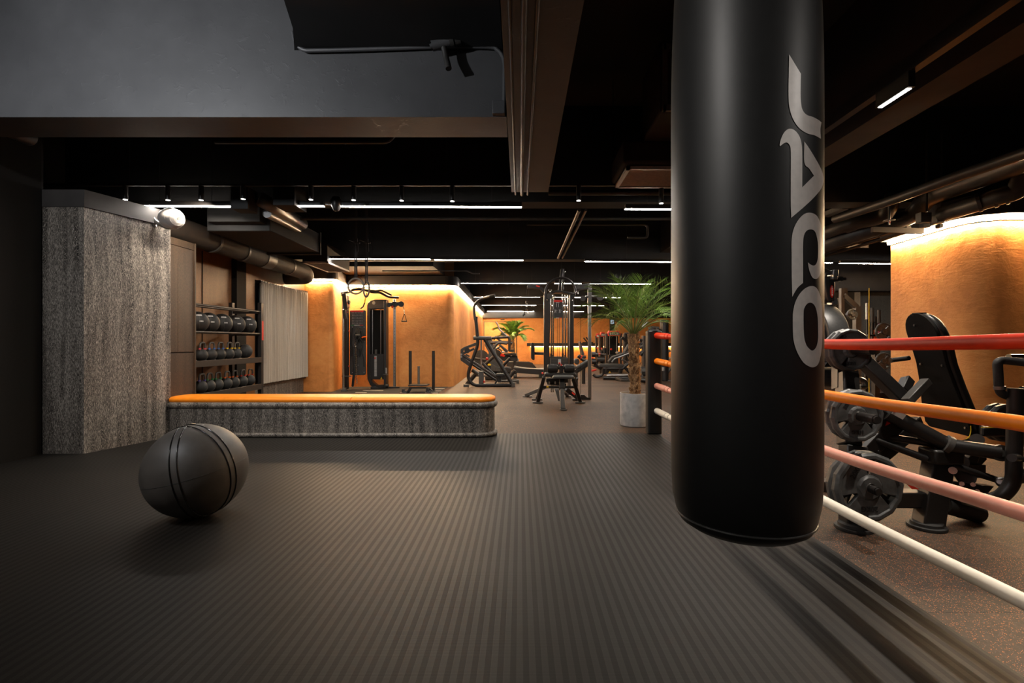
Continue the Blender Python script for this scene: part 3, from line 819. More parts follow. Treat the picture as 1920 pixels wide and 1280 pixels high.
vent(1.02, 1.95, 4.62, 5.2, 2.75, 'slatted ceiling vent left of the punching bag')
t = thing('air_unit', 'black ceiling air unit with a vertical grille beside the top of the punching bag', 'air unit', (1.6, 4.2, 3.1))
part('casing', MB().box(1.16, 2.1, 4.0, 4.6, 3.0, 3.6), M['duct'], t, bevel=0.02)
g = MB()
for i in range(16): g.box(1.2 + i * 0.05, 1.215 + i * 0.05, 3.975, 3.99, 3.05, 3.52)
g.box(1.18, 2.08, 3.97, 4.0, 3.0, 3.05).box(1.18, 2.08, 3.97, 4.0, 3.5, 3.55).box(1.17, 1.2, 3.97, 4.0, 3.0, 3.55)
part('grille', g, M['frame_grey'], t)
part('tray', MB().box(0.98, 2.0, 4.58, 5.2, 2.79, 3.02), M['duct'], t, bevel=0.03)

# thin sprinkler pipes across the dark ceiling
def rpipe(pts, r, label, mat='pipe', n=12): return solo('ceiling_pipe', MB().tube(rounded(pts, r * 3), r, n), M[mat], label, 'pipe')
rpipe([(-2.9, 4.6, 3.0), (-1.25, 4.6, 3.0), (-1.15, 4.6, 3.12), (-0.2, 4.6, 3.12)], 0.018, 'thin black stepped pipe under the ceiling just behind the grey beam')
rpipe([(0.32, 5.45, 2.78), (1.1, 5.45, 2.78), (3.0, 5.45, 2.78)], 0.03, 'black pipe crossing behind the end of the long beam')
rpipe([(-3.3, 6.6, 2.78), (4.0, 6.6, 2.78)], 0.022, 'thin pipe crossing the dark ceiling behind the first light row')
rpipe([(0.1, 7.2, 2.85), (1.9, 7.2, 2.85), (1.9, 7.2, 2.65), (1.6, 7.2, 2.65)], 0.02, 'thin stepped pipe above the second light row near the palm')
rpipe([(-2.9, 10.2, 2.60), (-1.1, 10.2, 2.60), (-1.0, 10.2, 2.54), (-0.85, 10.2, 2.54)], 0.014, 'thin pipe hanging above the orange wall behind the rings')
rpipe([(-4.6, -1, 3.1), (-4.45, 4.4, 2.95)], 0.07, 'thick black pipe along the top of the dark left wall')
rpipe([(0.72, 5.86, 2.7), (0.72, 9.1, 2.68)], 0.022, 'pipe running away over the cable tower, left of a pair')
rpipe([(0.80, 5.86, 2.7), (0.80, 9.1, 2.68)], 0.016, 'pipe running away over the cable tower, right of a pair')

# right hand pipes above the pillar
q = crop(1540, 280, 5.05)
def rp3(label, pts, r, sub=5, n=18, extra=None, mat='pipe'):
    t = thing('ceiling_pipe', label, 'pipe', pts[len(pts) // 2], 'painted pipes over the right side')
    part('pipe_run', MB().path(pts, r, n, sub), M[mat], t)
    return t
rp3('long straight painted pipe with a cut end above the orange pillar', [q(130, 660, 5.9), q(700, 470, 5.0), q(1300, 250, 4.4), q(2000, 10, 3.85), q(2900, -330, 3.2)], 0.048, 2, 20)
t = rp3('thick black pipe with a grey collar below the straight pipe', [q(-700, 1080, 8.0), q(20, 800, 6.4), q(300, 700, 6.0), q(560, 640, 5.8), q(640, 560, 5.7), q(680, 440, 5.7)], 0.085)
part('collar', MB().cyl(q(235, 727, 6.1), q(320, 692, 6.0), 0.095, n=22), M['frame_grey'], t)
rp3('thick black drain pipe bending down beside the sprinkler', [q(-600, 1150, 8.0), q(100, 880, 6.4), q(600, 720, 5.9), q(860, 620, 5.7), q(1000, 470, 5.5), q(1200, 380, 5.2), q(1930, 110, 4.3), q(2900, -280, 3.4)], 0.1)
t = rp3('thick black pipe with joint rings directly above the pillar glow', [q(1150, 610, 5.3), q(1480, 510, 4.9), q(1700, 440, 4.7), q(1850, 390, 4.6), q(1900, 290, 4.55), q(1960, 180, 4.5)], 0.085)
for a in (1490, 1640, 1745):
    part('collar', MB().cyl(q(a - 18, 508 - (a - 1490) * 0.29 + 5, 4.87 - (a - 1490) * 0.0007), q(a + 18, 508 - (a - 1490) * 0.29 - 6, 4.85 - (a - 1490) * 0.0007), 0.093, n=22), M['frame_grey'], t)
for k, (cy0, nm) in enumerate(((0, 'upper'), (40, 'lower'))):
    solo('cable_tray_rail', MB().bar(q(0, 985 + cy0 * 0.9, 6.9), q(830, 735 + cy0, 5.6), 0.06, 0.02), M['duct'], nm + ' slanting tray rail under the pipes left of the pillar', 'cable tray')
solo('cable_tray_rail', MB().bar(q(-100, 918, 6.9), q(440, 915, 6.9), 0.04, 0.05), M['duct'], 'short level hanger rail left of the pillar glow', 'cable tray')
solo('cable_tray_rail', MB().bar(q(480, 760, 5.6), q(960, 775, 5.6), 0.04, 0.06), M['duct'], 'short level hanger bar beneath the two junction boxes', 'cable tray')
for k, (x0, x1, y0, y1, nm) in enumerate(((945, 1047, 592, 690, 'larger'), (1100, 1172, 620, 695, 'smaller'))):
    t = thing('junction_box', nm + ' grey junction box hanging above the orange pillar edge', 'junction box', q((x0 + x1) / 2, y0, 5.3))
    a = q(x0, y1, 5.3); b = q(x1, y0, 5.3)
    part('casing', MB().box(a.x, b.x, 5.3, 5.38, a.z, b.z), M['frame_grey'], t, bevel=0.004)
    a2 = q(x0 + 28, y1 + 42, 5.3); b2 = q(x1 - 8, y1 + 6, 5.3)
    part('socket', MB().box(a2.x, b2.x, 5.31, 5.37, a2.z, b2.z), M['frame_grey'], t, bevel=0.003)
    c1 = q((x0 + x1) / 2, y0, 5.34)
    part('conduit', MB().cyl(c1, c1 + Vector((0, 0, 0.9)), 0.012, n=8), M['pipe'], t)
c1 = q(643, 712, 5.6)
t = thing('fire_sprinkler', 'small sprinkler head with red bulb under the pipes left of the pillar', 'sprinkler', c1)
part('body', MB().cyl(c1 + Vector((0, 0, 0.05)), c1 + Vector((0, 0, 0.28)), 0.012, n=8).cyl(c1 + Vector((0, 0, 0.045)), c1 + Vector((0, 0, 0.05)), 0.06, n=20).cyl(c1, c1 + Vector((0, 0, 0.045)), 0.009, n=8), M['steel'], t)
part('bulb', MB().cyl(c1 + Vector((0, -0.01, 0.01)), c1 + Vector((0, -0.01, 0.035)), 0.004, n=6), M['red'], t)
t = thing('air_vent', 'pale slanted ceiling diffuser behind the punching bag near the straight pipe end', 'air vent', q(130, 590, 6.5))
part('blade', MB().bar(q(40, 620, 6.6), q(225, 545, 6.3), 0.1, 0.06), M['steel'], t)
# ------------------------------------------------------------------ exercise ball
BC = Vector((-2.05, 3.066, 0.29)); BR = 0.29
def on_ball(x, y):
    o = Vector((0, 0, CAMZ)); d = (P(x, y, 1) - o).normalized()
    oc = o - BC; b = d.dot(oc); c_ = oc.dot(oc) - BR * BR
    disc = max(b * b - c_, 0)
    return (o + d * (-b - math.sqrt(disc)) - BC).normalized()
bt = thing('exercise_ball', 'big matt black exercise ball with paired glossy ribs lying on the striped mat', 'ball', (BC.x, BC.y, 0))
part('ball_shell', MB().sphere(BC, BR, 64, 40), M['ball'], bt, angle=180)
n1 = on_ball(324, 861).cross(on_ball(347, 950)).normalized()
n2 = on_ball(412, 829).cross(on_ball(438, 895)).normalized()
for nn in (n1, n2):
    for s in (-1, 1):
        h = s * 0.02
        part('rib', MB().torus(BC + nn * h, nn, math.sqrt(BR * BR - h * h) + 0.0005, 0.0042, 96, 8), M['ball_rib'], bt, label='glossy raised rib', angle=180)
pole = n1.cross(n2).normalized()
part('seam', MB().torus(BC, (on_ball(290, 915)).cross(on_ball(430, 873)), BR + 0.0002, 0.0010, 96, 6), M['plate'], bt, label='thin moulded seam')
pt = on_ball(352, 802); tx = Vector((1, 0.1, 0)); tx = (tx - pt * tx.dot(pt)).normalized(); ty = pt.cross(tx)
em = MB()
p0 = BC + pt * (BR + 0.004)
em.bar(p0 - tx * 0.028 - ty * 0.004, p0 - tx * 0.012 + ty * 0.012, 0.006, 0.001, up=pt).bar(p0 - tx * 0.026 + ty * 0.0, p0 + tx * 0.0 - ty * 0.008, 0.006, 0.001, up=pt).bar(p0 + tx * 0.018 - ty * 0.01, p0 + tx * 0.026 - ty * 0.004, 0.005, 0.001, up=pt)
part('emblem', em, M['paper'], bt, label='small worn white emblem')

# ------------------------------------------------------------------ bench
def stadium(x0, x1, y0, y1, r, k=10):
    out = []
    for cx, cy, a in ((x1 - r, y0 + r, -90), (x1 - r, y1 - r, 0), (x0 + r, y1 - r, 90), (x0 + r, y0 + r, 180)):
        for i in range(k + 1):
            t = math.radians(a + 90 * i / k); out.append(Vector((cx + r * math.cos(t), cy + r * math.sin(t), 0)))
    return out
def slab(x0, x1, y0, y1, r, prof):
    """stacked outlines: prof = [(inset, z)]"""
    m = MB(); rings = []
    for ins, z in prof:
        rings.append([p + Vector((0, 0, z)) for p in stadium(x0 + ins, x1 - ins, y0 + ins, y1 - ins, max(r - ins, 0.01))])
    n = len(rings[0]); vs = [p for rg_ in rings for p in rg_]; fs = []
    for j in range(len(rings) - 1):
        for i in range(n):
            fs.append((j * n + i, j * n + (i + 1) % n, (j + 1) * n + (i + 1) % n, (j + 1) * n + i))
    fs.append(tuple(range(n))[::-1]); fs.append(tuple((len(rings) - 1) * n + i for i in range(n)))
    return m.add(vs, fs)
def torus_prof(c, r, z0, n=8):
    return [(c - r * math.cos(math.radians(-90 + 180 * i / n)), z0 + r + r * math.sin(math.radians(-90 + 180 * i / n))) for i in range(n + 1)]
X0, X1, Y0, Y1 = -4.17, -0.275, 5.55, 6.03
be = thing('bench', 'long low dark oak bench with an orange padded top beyond the ball', 'bench', ((X0 + X1) / 2, Y0, 0))
part('body', slab(X0, X1, Y0, Y1, 0.2, [(0.03, 0.0), (0.03, 0.37)]), M['wood'], be, label='limed black oak side')
part('base_moulding', slab(X0, X1, Y0, Y1, 0.2, [(0.05, 0.0)] + torus_prof(0.025, 0.027, 0.002) + [(0.05, 0.056)]), M['wood'], be, angle=60)
part('top_moulding', slab(X0, X1, Y0, Y1, 0.2, [(0.05, 0.335)] + torus_prof(0.03, 0.036, 0.335) + [(0.06, 0.407)]), M['wood'], be, angle=60)
xm = -1.95
for a, b in ((X0, xm - 0.001), (xm + 0.001, X1)):
    pr = [(0.035, 0.400), (0.022, 0.412), (0.018, 0.43), (0.024, 0.448), (0.05, 0.460), (0.09, 0.463)]
    m = MB(); rings = []
    for ins, z in pr:
        full = stadium(X0 + ins, X1 - ins, Y0 + ins, Y1 - ins - 0.02, 0.2 - ins if ins < 0.15 else 0.05)
        sd = 0.004 if z > 0.44 else 0.0
        full = [Vector((min(max(p.x, a + sd if a != X0 else -9), b - sd if b != X1 else 9), p.y, z)) for p in full]
        rings.append(full)
    n = len(rings[0]); vs = [p for g_ in rings for p in g_]; fs = []
    for j in range(len(rings) - 1):
        for i in range(n): fs.append((j * n + i, j * n + (i + 1) % n, (j + 1) * n + (i + 1) % n, (j + 1) * n + i))
    fs.append(tuple((len(rings) - 1) * n + i for i in range(n)))
    m.add(vs, fs)
    part('cushion', m, M['cushion'], be, label='orange vinyl cushion', angle=60)

# ------------------------------------------------------------------ punching bag
GX, GY, GR = 0.583, 1.264, 0.18
def bag_r(z):
    if z > 1.7: return GR - 0.02 * ((z - 1.7) / 0.5) ** 2
    return GR
bg = thing('punching_bag', 'large black leather punching bag with silver vertical lettering hanging over the mat', 'punching bag', (GX, GY, 0.6))
prof = [(0.001, 0.612), (0.09, 0.614), (0.135, 0.622), (0.158, 0.637), (0.166, 0.650), (0.1645, 0.655), (0.168, 0.662), (0.176, 0.70), (0.1795, 0.76), (0.18, 0.86)]
prof += [(bag_r(0.9 + i * 0.1), 0.9 + i * 0.1) for i in range(0, 14)] + [(0.145, 2.24), (0.001, 2.25)]
part('bag_body', MB().lathe(prof, (GX, GY, 0), n=96), M['bag'], bg, angle=60)
part('piping', MB().torus((GX, GY, 0.653), (0, 0, 1), 0.166, 0.0028, 80, 8), M['plate'], bg, label='grey seam piping')
st = MB(); ch = MB()
for k in range(4):
    a = PI / 4 + k * PI / 2
    p = Vector((GX + 0.15 * math.cos(a), GY + 0.15 * math.sin(a), 2.2)); top = Vector((GX, GY, 2.62))
    st.bar(p, p + Vector((0, 0, 0.1)), 0.03, 0.006)
    b_ = p + Vector((0, 0, 0.1)); n = 12
    for i in range(n):
        c_ = b_.lerp(top, (i + 0.5) / n); d_ = (top - b_).normalized(); s_ = d_.orthogonal() if i % 2 else d_.cross(d_.orthogonal())
        ch.torus(c_, s_, 0.014, 0.003, 12, 5)
part('strap', st, M['strap'], bg); part('chain', ch, M['steel'], bg)
part('hanger', MB().cyl((GX, GY, 2.6), (GX, GY, CEIL), 0.012).sphere((GX, GY, 2.62), 0.025), M['steel'], bg)

def ray_cyl(x, y, dr=0.0012):
    d = P(x, y, 1) - Vector((0, 0, CAMZ)); R = GR + dr
    a = d.x ** 2 + d.y ** 2; b = -2 * (GX * d.x + GY * d.y); c_ = GX ** 2 + GY ** 2 - R * R
    disc = b * b - 4 * a * c_
    if disc < 0: disc = 0
    t = (-b - math.sqrt(disc)) / (2 * a)
    p = Vector((0, 0, CAMZ)) + d * t
    return math.atan2(p.y - GY, p.x - GX) * R, p.z
def inside(p, polys):
    c_ = False
    for poly in polys:
        n = len(poly)
        for i in range(n):
            x1, y1 = poly[i]; x2, y2 = poly[(i + 1) % n]
            if (y1 > p[1]) != (y2 > p[1]) and p[0] < (x2 - x1) * (p[1] - y1) / (y2 - y1) + x1: c_ = not c_
    return c_
def dense(poly, step=0.006):
    out = []
    for i in range(len(poly)):
        a = Vector((*poly[i], 0)); b = Vector((*poly[(i + 1) % len(poly)], 0)); n = max(1, int((b - a).length / step))
        for k in range(n): p = a.lerp(b, k / n); out.append((p.x, p.y))
    return out
def decal(polys, mb):
    polys = [dense(p) for p in polys]; vs = []; es = []
    for p in polys:
        b = len(vs); vs += [Vector(q_) for q_ in p]; es += [(b + i, b + (i + 1) % len(p)) for i in range(len(p))]
    xs = [v[0] for v in vs]; ys = [v[1] for v in vs]; g = 0.008
    x = min(xs) + g
    while x < max(xs):
        y = min(ys) + g
        while y < max(ys):
            if inside((x, y), polys): vs.append(Vector((x, y)))
            y += g * 2
        x += g
    V, E, T, *_ = delaunay_2d_cdt(vs, es, [], 0, 1e-6)
    R = GR + 0.0012
    tr_ = []
    for t in T:
        cx = sum(V[i][0] for i in t) / 3; cy = sum(V[i][1] for i in t) / 3
        if inside((cx, cy), polys): tr_.append(tuple(t))
    pts = []
    for v in V:
        a = v[0] / R; rr = bag_r(v[1]) + 0.0012
        pts.append((GX + rr * math.cos(a), GY + rr * math.sin(a), v[1]))
    mb.add(pts, tr_)
def sm2(pts, corner=()):
    """smooth closed 2-D outline; indices in corner stay sharp"""
    out = []; n = len(pts)
    cs_ = sorted(corner)
    if not cs_: return [(p.x, p.y) for p in smooth([(x, y, 0) for x, y in pts], 6, True)]
    for a, b in zip(cs_, cs_[1:] + [cs_[0] + n]):
        seg = [(pts[i % n][0], pts[i % n][1], 0) for i in range(a, b + 1)]
        out += [(p.x, p.y) for p in smooth(seg, 6)[:-1]]
    return out
L1 = lambda cx, cy: ray_cyl(1440 + cx / 4, 80 + cy / 4)
L2 = lambda cx, cy: ray_cyl(1440 + cx / 4, 380 + cy / 4)
J = [(159, 87), (247, 233), (245, 330), (246, 430), (258, 500), (290, 540), (340, 558), (380, 580), (401, 598), (393, 650), (397, 720), (350, 695), (290, 678), (230, 635), (185, 565), (160, 480), (154, 380), (156, 230)]
A_ = [(92, 775), (88, 762), (100, 715), (125, 668), (160, 645), (200, 657), (235, 700), (252, 760), (257, 850), (257, 1084), (345, 997), (310, 945), (273, 898), (272, 740), (300, 778), (345, 850), (390, 930), (412, 985), (415, 1050), (392, 1105), (330, 1175), (260, 1240), (175, 1312), (171, 1200), (171, 1000), (171, 820), (163, 770), (140, 748), (115, 757)]
C_ = [(182, 705), (178, 560), (177, 400), (178, 270), (195, 190), (230, 125), (275, 83), (320, 75), (360, 92), (385, 130), (400, 190), (408, 300), (408, 430), (400, 510), (382, 555), (358, 572), (330, 555), (308, 500), (299, 446), (318, 462), (345, 471), (365, 450), (375, 400), (375, 310), (362, 240), (345, 208), (318, 200), (290, 210), (270, 245), (263, 310), (263, 450), (263, 600), (220, 640)]
OO = [(186, 880), (188, 820), (205, 745), (240, 680), (285, 638), (330, 624), (365, 640), (390, 690), (403, 760), (408, 880), (407, 1020), (398, 1130), (378, 1205), (345, 1232), (305, 1225), (260, 1190), (215, 1110), (192, 1030), (187, 960)]
OI = [(267, 830), (275, 785), (297, 755), (325, 750), (352, 775), (370, 840), (375, 930), (375, 1020), (362, 1080), (335, 1108), (310, 1095), (285, 1060), (270, 990)]
for nm, polys, cn, fn in (('J', [J], [(0, 1, 8, 10)], L1), ('A', [A_], [(0, 9, 10, 13, 22)], L1), ('C', [C_], [(0, 18, 31)], L2), ('O', [OO, OI], [(), ()], L2)):
    res = []
    for pl_, c_ in zip(polys, cn):
        s2 = sm2([(float(x), float(y)) for x, y in pl_], c_)
        res.append([fn(x, y) for x, y in s2])
    m = MB(); decal(res, m)
    part('lettering', m, M['logo'], bg, label='silver letter ' + nm, angle=60)

# ------------------------------------------------------------------ ring post and ropes
PX, PY = 1.61, 5.83
pt_ = thing('ring_post', 'black padded boxing ring corner post at the far end of the ropes', 'post', (PX, PY, 0), )
cov = MB().prism(rpoly([(PX - 0.085, PY - 0.07, 0.0), (PX + 0.085, PY - 0.07, 0.0), (PX + 0.085, PY + 0.07, 0.0), (PX - 0.085, PY + 0.07, 0.0)], 0.03), (0, 0, 1.235))
part('padding', cov, M['pad'], pt_, bevel=0.012)
part('post_core', MB().cyl((PX, PY, 0), (PX, PY, 1.27), 0.04), M['frame_brown'], pt_)
part('top_cap', MB().cyl((PX, PY, 1.235), (PX, PY, 1.25), 0.075, 0.06, n=20), M['strap'], pt_)
def rope(mat, name, zpost, z26, z158, zend):
    x1 = 1.665
    pts = [Vector((PX + 0.02, PY - 0.07, zpost)), Vector((PX + 0.045, PY - 0.35, zpost - 0.012)), Vector((x1, 4.4, (zpost + z26) / 2 - 0.01)), Vector((x1, 2.6, z26)), Vector((x1, 1.58, z158)), Vector((x1, 0.2, zend)), Vector((x1 + 0.0, -1.2, zend + 0.06))]
    t = thing('ring_rope', name, 'ring rope', pts[0], 'ropes of the boxing ring')
    part('rope_sleeve', MB().path(pts, 0.027, 20, 10), M[mat], t, angle=60)
    part('rope_collar', MB().path([pts[0] + Vector((0, 0.02, 0.0)), pts[0].lerp(pts[1], 0.5), pts[1].lerp(pts[2], 0.03)], 0.036, 18, 3, rs=None), M[mat], t, bevel=0.006)
    part('rope_collar', MB().tube([pts[1].lerp(pts[2], 0.03), pts[1].lerp(pts[2], 0.12)], 0.032, 18), M[mat], t, bevel=0.004)
    return t
rope('rope_red', 'red top rope of the boxing ring on the right', 1.177, 1.088, 1.103, 1.13)
rope('rope_orange', 'orange second rope of the boxing ring on the right', 0.872, 0.812, 0.83, 0.86)
rope('rope_pink', 'salmon pink third rope of the boxing ring on the right', 0.578, 0.508, 0.534, 0.57)
rope('rope_white', 'white lowest rope of the boxing ring on the right', 0.28, 0.23, 0.243, 0.28)

# ------------------------------------------------------------------ palm
def palm(name, label, base, trunk_h, rb, rt, crown, n, seed, pot=None, leaf_w=0.0046, scale=1.0):
    rnd = random.Random(seed); base = Vector(base)
    t = thing('potted_palm', label, 'palm', base)
    z0 = base.z
    if pot:
        pr_, ph = pot
        part('pot', MB().lathe([(pr_ * 0.9, 0), (pr_ * 0.965, 0.012), (pr_ * 1.0, 0.05), (pr_, ph), (pr_ * 0.93, ph), (pr_ * 0.92, ph - 0.04), (0.001, ph - 0.045)], base, n=48), M['concrete_pot'], t, label='grey concrete pot')
        part('soil', MB().lathe([(0.001, ph - 0.05), (pr_ * 0.92, ph - 0.05), (pr_ * 0.9, ph - 0.02), (0.001, ph - 0.005)], base, n=32), M['soil'], t)
        z0 += ph - 0.03
    tb = Vector((base.x, base.y, z0)); tt_ = tb + Vector((-0.02, 0, trunk_h))
    m = MB(); nseg = int(trunk_h / 0.03)
    rs = []; pts = []
    for i in range(nseg + 1):
        f = i / nseg
        pts.append(tb.lerp(tt_, f) + Vector((0.012 * math.sin(f * 5), 0, 0)))
        rs.append((rb + (rt - rb) * f) * (1 + 0.07 * (i % 2)) * (1.15 if f > 0.93 else 1))
    m.tube(pts, rb, 18, rs=rs)
    for i in range(int(trunk_h * 95)):     # leaf base scales
        f = rnd.random() ** 0.9; a = rnd.random() * 2 * PI; r = rb + (rt - rb) * f
        p = tb.lerp(tt_, f); d = Vector((math.cos(a), math.sin(a), 0)); s = Vector((-d.y, d.x, 0))
        q0 = p + d * r * 0.9; ln = 0.05 + 0.03 * rnd.random()
        m.prism([q0 - s * 0.024 , q0 + s * 0.024, q0 + s * 0.009 + d * (0.034) + Vector((0, 0, ln)), q0 - s * 0.009 + d * (0.034) + Vector((0, 0, ln))], d * -0.012)
    part('trunk', m, M['bark'], t, angle=25)
    ce = tt_ + Vector((0, 0, -0.02))
    for k in range(n):
        az = k * 2.39996 + rnd.uniform(-0.25, 0.25); f = k / (n - 1)
        el = math.radians(87 - 50 * f + rnd.uniform(-5, 5)); L = crown * rnd.uniform(0.85, 1.08) * (0.92 + 0.12 * math.sin(f * PI))
        dr_ = Vector((math.cos(az), math.sin(az), 0))
        droop = 0.55 + 0.8 * f
        N = 26; rp_ = []
        p = ce + dr_ * 0.02; e = el
        for i in range(N + 1):
            rp_.append(p.copy()); e = el - droop * 1.35 * (i / N) ** 1.6
            p = p + (dr_ * math.cos(e) + Vector((0, 0, 1)) * math.sin(e)) * (L / N)
        fr_ = MB()
        fr_.cur = 1
        fr_.tube(rp_, 0.007 * scale, 6, rs=[0.008 * scale * (1 - 0.85 * i / N) + 0.001 for i in range(N + 1)])
        fr_.cur = 0
        side = Vector((-dr_.y, dr_.x, 0))
        for i in range(8, N + 1):
            for s in (-1, 1):
                for h in ((0,) if i % 2 else (0, 1)):
                    g = (i + h * 0.5 - 8) / (N - 7.5)
                    if g > 1: continue
                    b0 = rp_[i] if h == 0 or i == N else rp_[i].lerp(rp_[i + 1], 0.5)
                    tn = (rp_[min(i + 1, N)] - rp_[i - 1]).normalized()
                    up = side.cross(tn).normalized() * (-1 if side.cross(tn).z < 0 else 1)
                    ll = L * 0.31 * (math.sin(PI * (0.12 + 0.86 * g)) ** 0.7 + 0.12) * rnd.uniform(0.85, 1.1)
                    d = (side * s * 0.8 + tn * (0.62 + 0.5 * g) + up * rnd.uniform(0.1, 0.42)).normalized()
                    sg = 4; prevs = None; q_ = b0.copy(); wv = tn.cross(d).normalized(); wd = d.cross(wv).normalized()
                    vs = []
                    for j in range(sg + 1):
                        wj = leaf_w * scale * (0.7, 1.0, 0.85, 0.5, 0.05)[j]
                        vs += [q_ - tn * wj * 0.7 + wv * wj * 0.3, q_ + tn * wj * 0.7 - wv * wj * 0.3]
                        dd_ = (d + Vector((0, 0, -0.16 * j * (0.5 + f)))).normalized(); q_ = q_ + dd_ * ll / sg
                    fr_.add(vs, [(2 * j, 2 * j + 1, 2 * j + 3, 2 * j + 2) for j in range(sg)])
        part('frond', fr_, [M['leaf'], M['stalk']], t, angle=180)
    return t
palm('palm', 'tall potted palm in a grey concrete pot standing behind the ring post', (1.545, 6.5, GZ), 0.82, 0.072, 0.058, 0.9, 30, 3, pot=(0.2, 0.44))

# ------------------------------------------------------------------ tall cabinet left of the rack
cb = thing('tall_cabinet', 'tall plain brown oak cabinet between the pier and the ball rack', 'cabinet', (-4.4, 5.8, GZ))
part('carcass', MB().box(-4.87, -4.10, 5.63, 6.06, GZ, 2.33), M['wood_plain'], cb)
part('door', MB().box(-4.10, -4.075, 5.63, 5.76, 0.98, 2.24), M['wood_plain'], cb, bevel=0.002)
part('door', MB().box(-4.10, -4.075, 5.765, 6.045, 0.98, 2.24), M['wood_plain'], cb, bevel=0.002)
part('door', MB().box(-4.10, -4.075, 5.63, 6.045, 0.03, 0.965), M['wood_plain'], cb, bevel=0.002)
part('top_panel', MB().box(-4.10, -4.075, 5.63, 6.045, 2.246, 2.33), M['wood_plain'], cb, bevel=0.002)
part('edge_strip', MB().box(-4.10, -4.06, 6.048, 6.062, GZ, 2.33), M['wood_plain'], cb)

# ------------------------------------------------------------------ storage rack with balls and kettlebells
RX0, RX1, RY0, RY1 = -4.78, -4.30, 6.3, 8.02
rk = thing('storage_rack', 'black steel rack on the left wall holding balls and kettlebells', 'rack', ((RX0 + RX1) / 2, 7.2, GZ))
for x in (RX0, RX1):
    for y in (RY0, RY1):
        part('upright', MB().box(x - 0.03, x + 0.03, y - 0.035, y + 0.035, GZ, 1.75), M['frame'], rk, bevel=0.004)
for z in (0.40, 0.84):
    sf = MB(); sf.box(RX0, RX1 + 0.032, RY0 + 0.036, RY1 - 0.036, z - 0.01, z); sf.box(RX1 + 0.026, RX1 + 0.036, RY0 - 0.0, RY1 - 0.036, z - 0.075, z + 0.012)
    part('shelf', sf, M['frame_brown'], rk, bevel=0.002)
for z in (1.235, 1.60):
    part('rail', MB().cyl((RX1, RY0, z), (RX1, RY1, z), 0.016).cyl((RX1 - 0.19, RY0, z + 0.0), (RX1 - 0.19, RY1, z), 0.016), M['frame_brown'], rk)
    part('cross_bar', MB().box(RX0, RX1, RY1 - 0.02, RY1 + 0.02, z - 0.03, z + 0.01).box(RX0, RX1, RY0 - 0.02, RY0 + 0.02, z - 0.03, z + 0.01), M['frame'], rk)
lb = MB().box(RX1 + 0.0305, RX1 + 0.032, RY1 - 0.02, RY1 + 0.034, 1.13, 1.45)
part('name_plate', lb, M['red'], rk, label='red vertical name plate')

def yrow(px, X): return F * -X / (VX - px)
def ball_at(px, z, r, label, X=-4.41, words=True):
    Y = yrow(px, X); c_ = Vector((X, Y, z + r))
    t = thing('medicine_ball', label, 'medicine ball', (X, Y, z), 'medicine balls on the rack')
    part('shell', MB().sphere(c_, r, 32, 20), M['rubber'], t, angle=180)
    sm_ = MB()
    for k in range(4): sm_.torus(c_, (math.cos(k * PI / 4), math.sin(k * PI / 4), 0), r + 0.0003, 0.0016, 48, 5)
    part('seam', sm_, M['frame_grey'], t)
    if words:
        wl = MB(); d0 = Vector((0.62, -0.78, 0))
        for j, (zz, hh, sp) in enumerate(((0.62, 0.022, 0.36), (0.05, 0.017, 0.2))):
            for i in range(5 if j == 0 else 3):
                a = math.atan2(d0.y, d0.x) + (i - (2 if j == 0 else 1)) * 0.115 + (0.25 if j else 0.1)
                rr = math.sqrt(1 - zz * zz); nn = Vector((rr * math.cos(a), rr * math.sin(a), zz)); p = c_ + nn * (r + 0.001)
                s = Vector((-math.sin(a), math.cos(a), 0)); u = nn.cross(s)
                wl.prism([p - s * 0.0055 - u * hh / 2, p + s * 0.0055 - u * hh / 2, p + s * 0.0055 + u * hh / 2, p - s * 0.0055 + u * hh / 2], nn * 0.001)
        part('print', wl, M['white'], t, label='worn white print')
    return t
ordn = ['nearest the cabinet', 'second from the cabinet', 'third from the cabinet', 'second from the rack post', 'nearest the rack post']
for px, nm in zip((370, 391, 416, 441, 463), ordn):
    ball_at(px, 1.232, 0.142, 'black medicine ball with white print on the top rail, ' + nm)
t = ball_at(459, 0.84, 0.112, 'plain black ball at the right end of the kettlebell shelf', words=False)

def kettlebell(px, z, r, color, label, X=-4.40, group='kettlebells on the rack'):
    Y = yrow(px, X); t = thing('kettlebell', label, 'kettlebell', (X, Y, z), group); c_ = Vector((X, Y, z + r * 0.93))
    part('bell', MB().lathe([(0.001, -r * 0.93), (r * 0.5, -r * 0.93)] + [(r * math.cos(a), r * math.sin(a)) for a in [math.radians(-58 + i * 13) for i in range(11)]] + [(0.001, r * 0.98)], c_, n=32), M['rubber'], t)
    hs = []; w = r * 0.62; h0 = r * 0.70; h1 = r * 1.98
    sh = Vector((0.35, -0.94, 0)).normalized()      # handles turned a little off the row
    sh = Vector((0.0, 1.0, 0))
    hp = [c_ - sh * w * 1.05 + Vector((0, 0, h0)), c_ - sh * w * 1.0 + Vector((0, 0, h1 * 0.75)), c_ - sh * w * 0.72 + Vector((0, 0, h1 * 0.97)), c_ + Vector((0, 0, h1)), c_ + sh * w * 0.72 + Vector((0, 0, h1 * 0.97)), c_ + sh * w * 1.0 + Vector((0, 0, h1 * 0.75)), c_ + sh * w * 1.05 + Vector((0, 0, h0))]
    hp = [p + Vector((0.02, 0, 0)) for p in hp]
    part('handle', MB().path(hp, 0.0125, 10, 5), M['frame_grey'], t)
    for a, b in ((hp[0], hp[1]), (hp[6], hp[5])): part('color_band', MB().cyl(a.lerp(b, 0.25), a.lerp(b, 0.52), 0.0165, n=14), M[color], t, label=color + ' weight band')
kb_r = 0.086
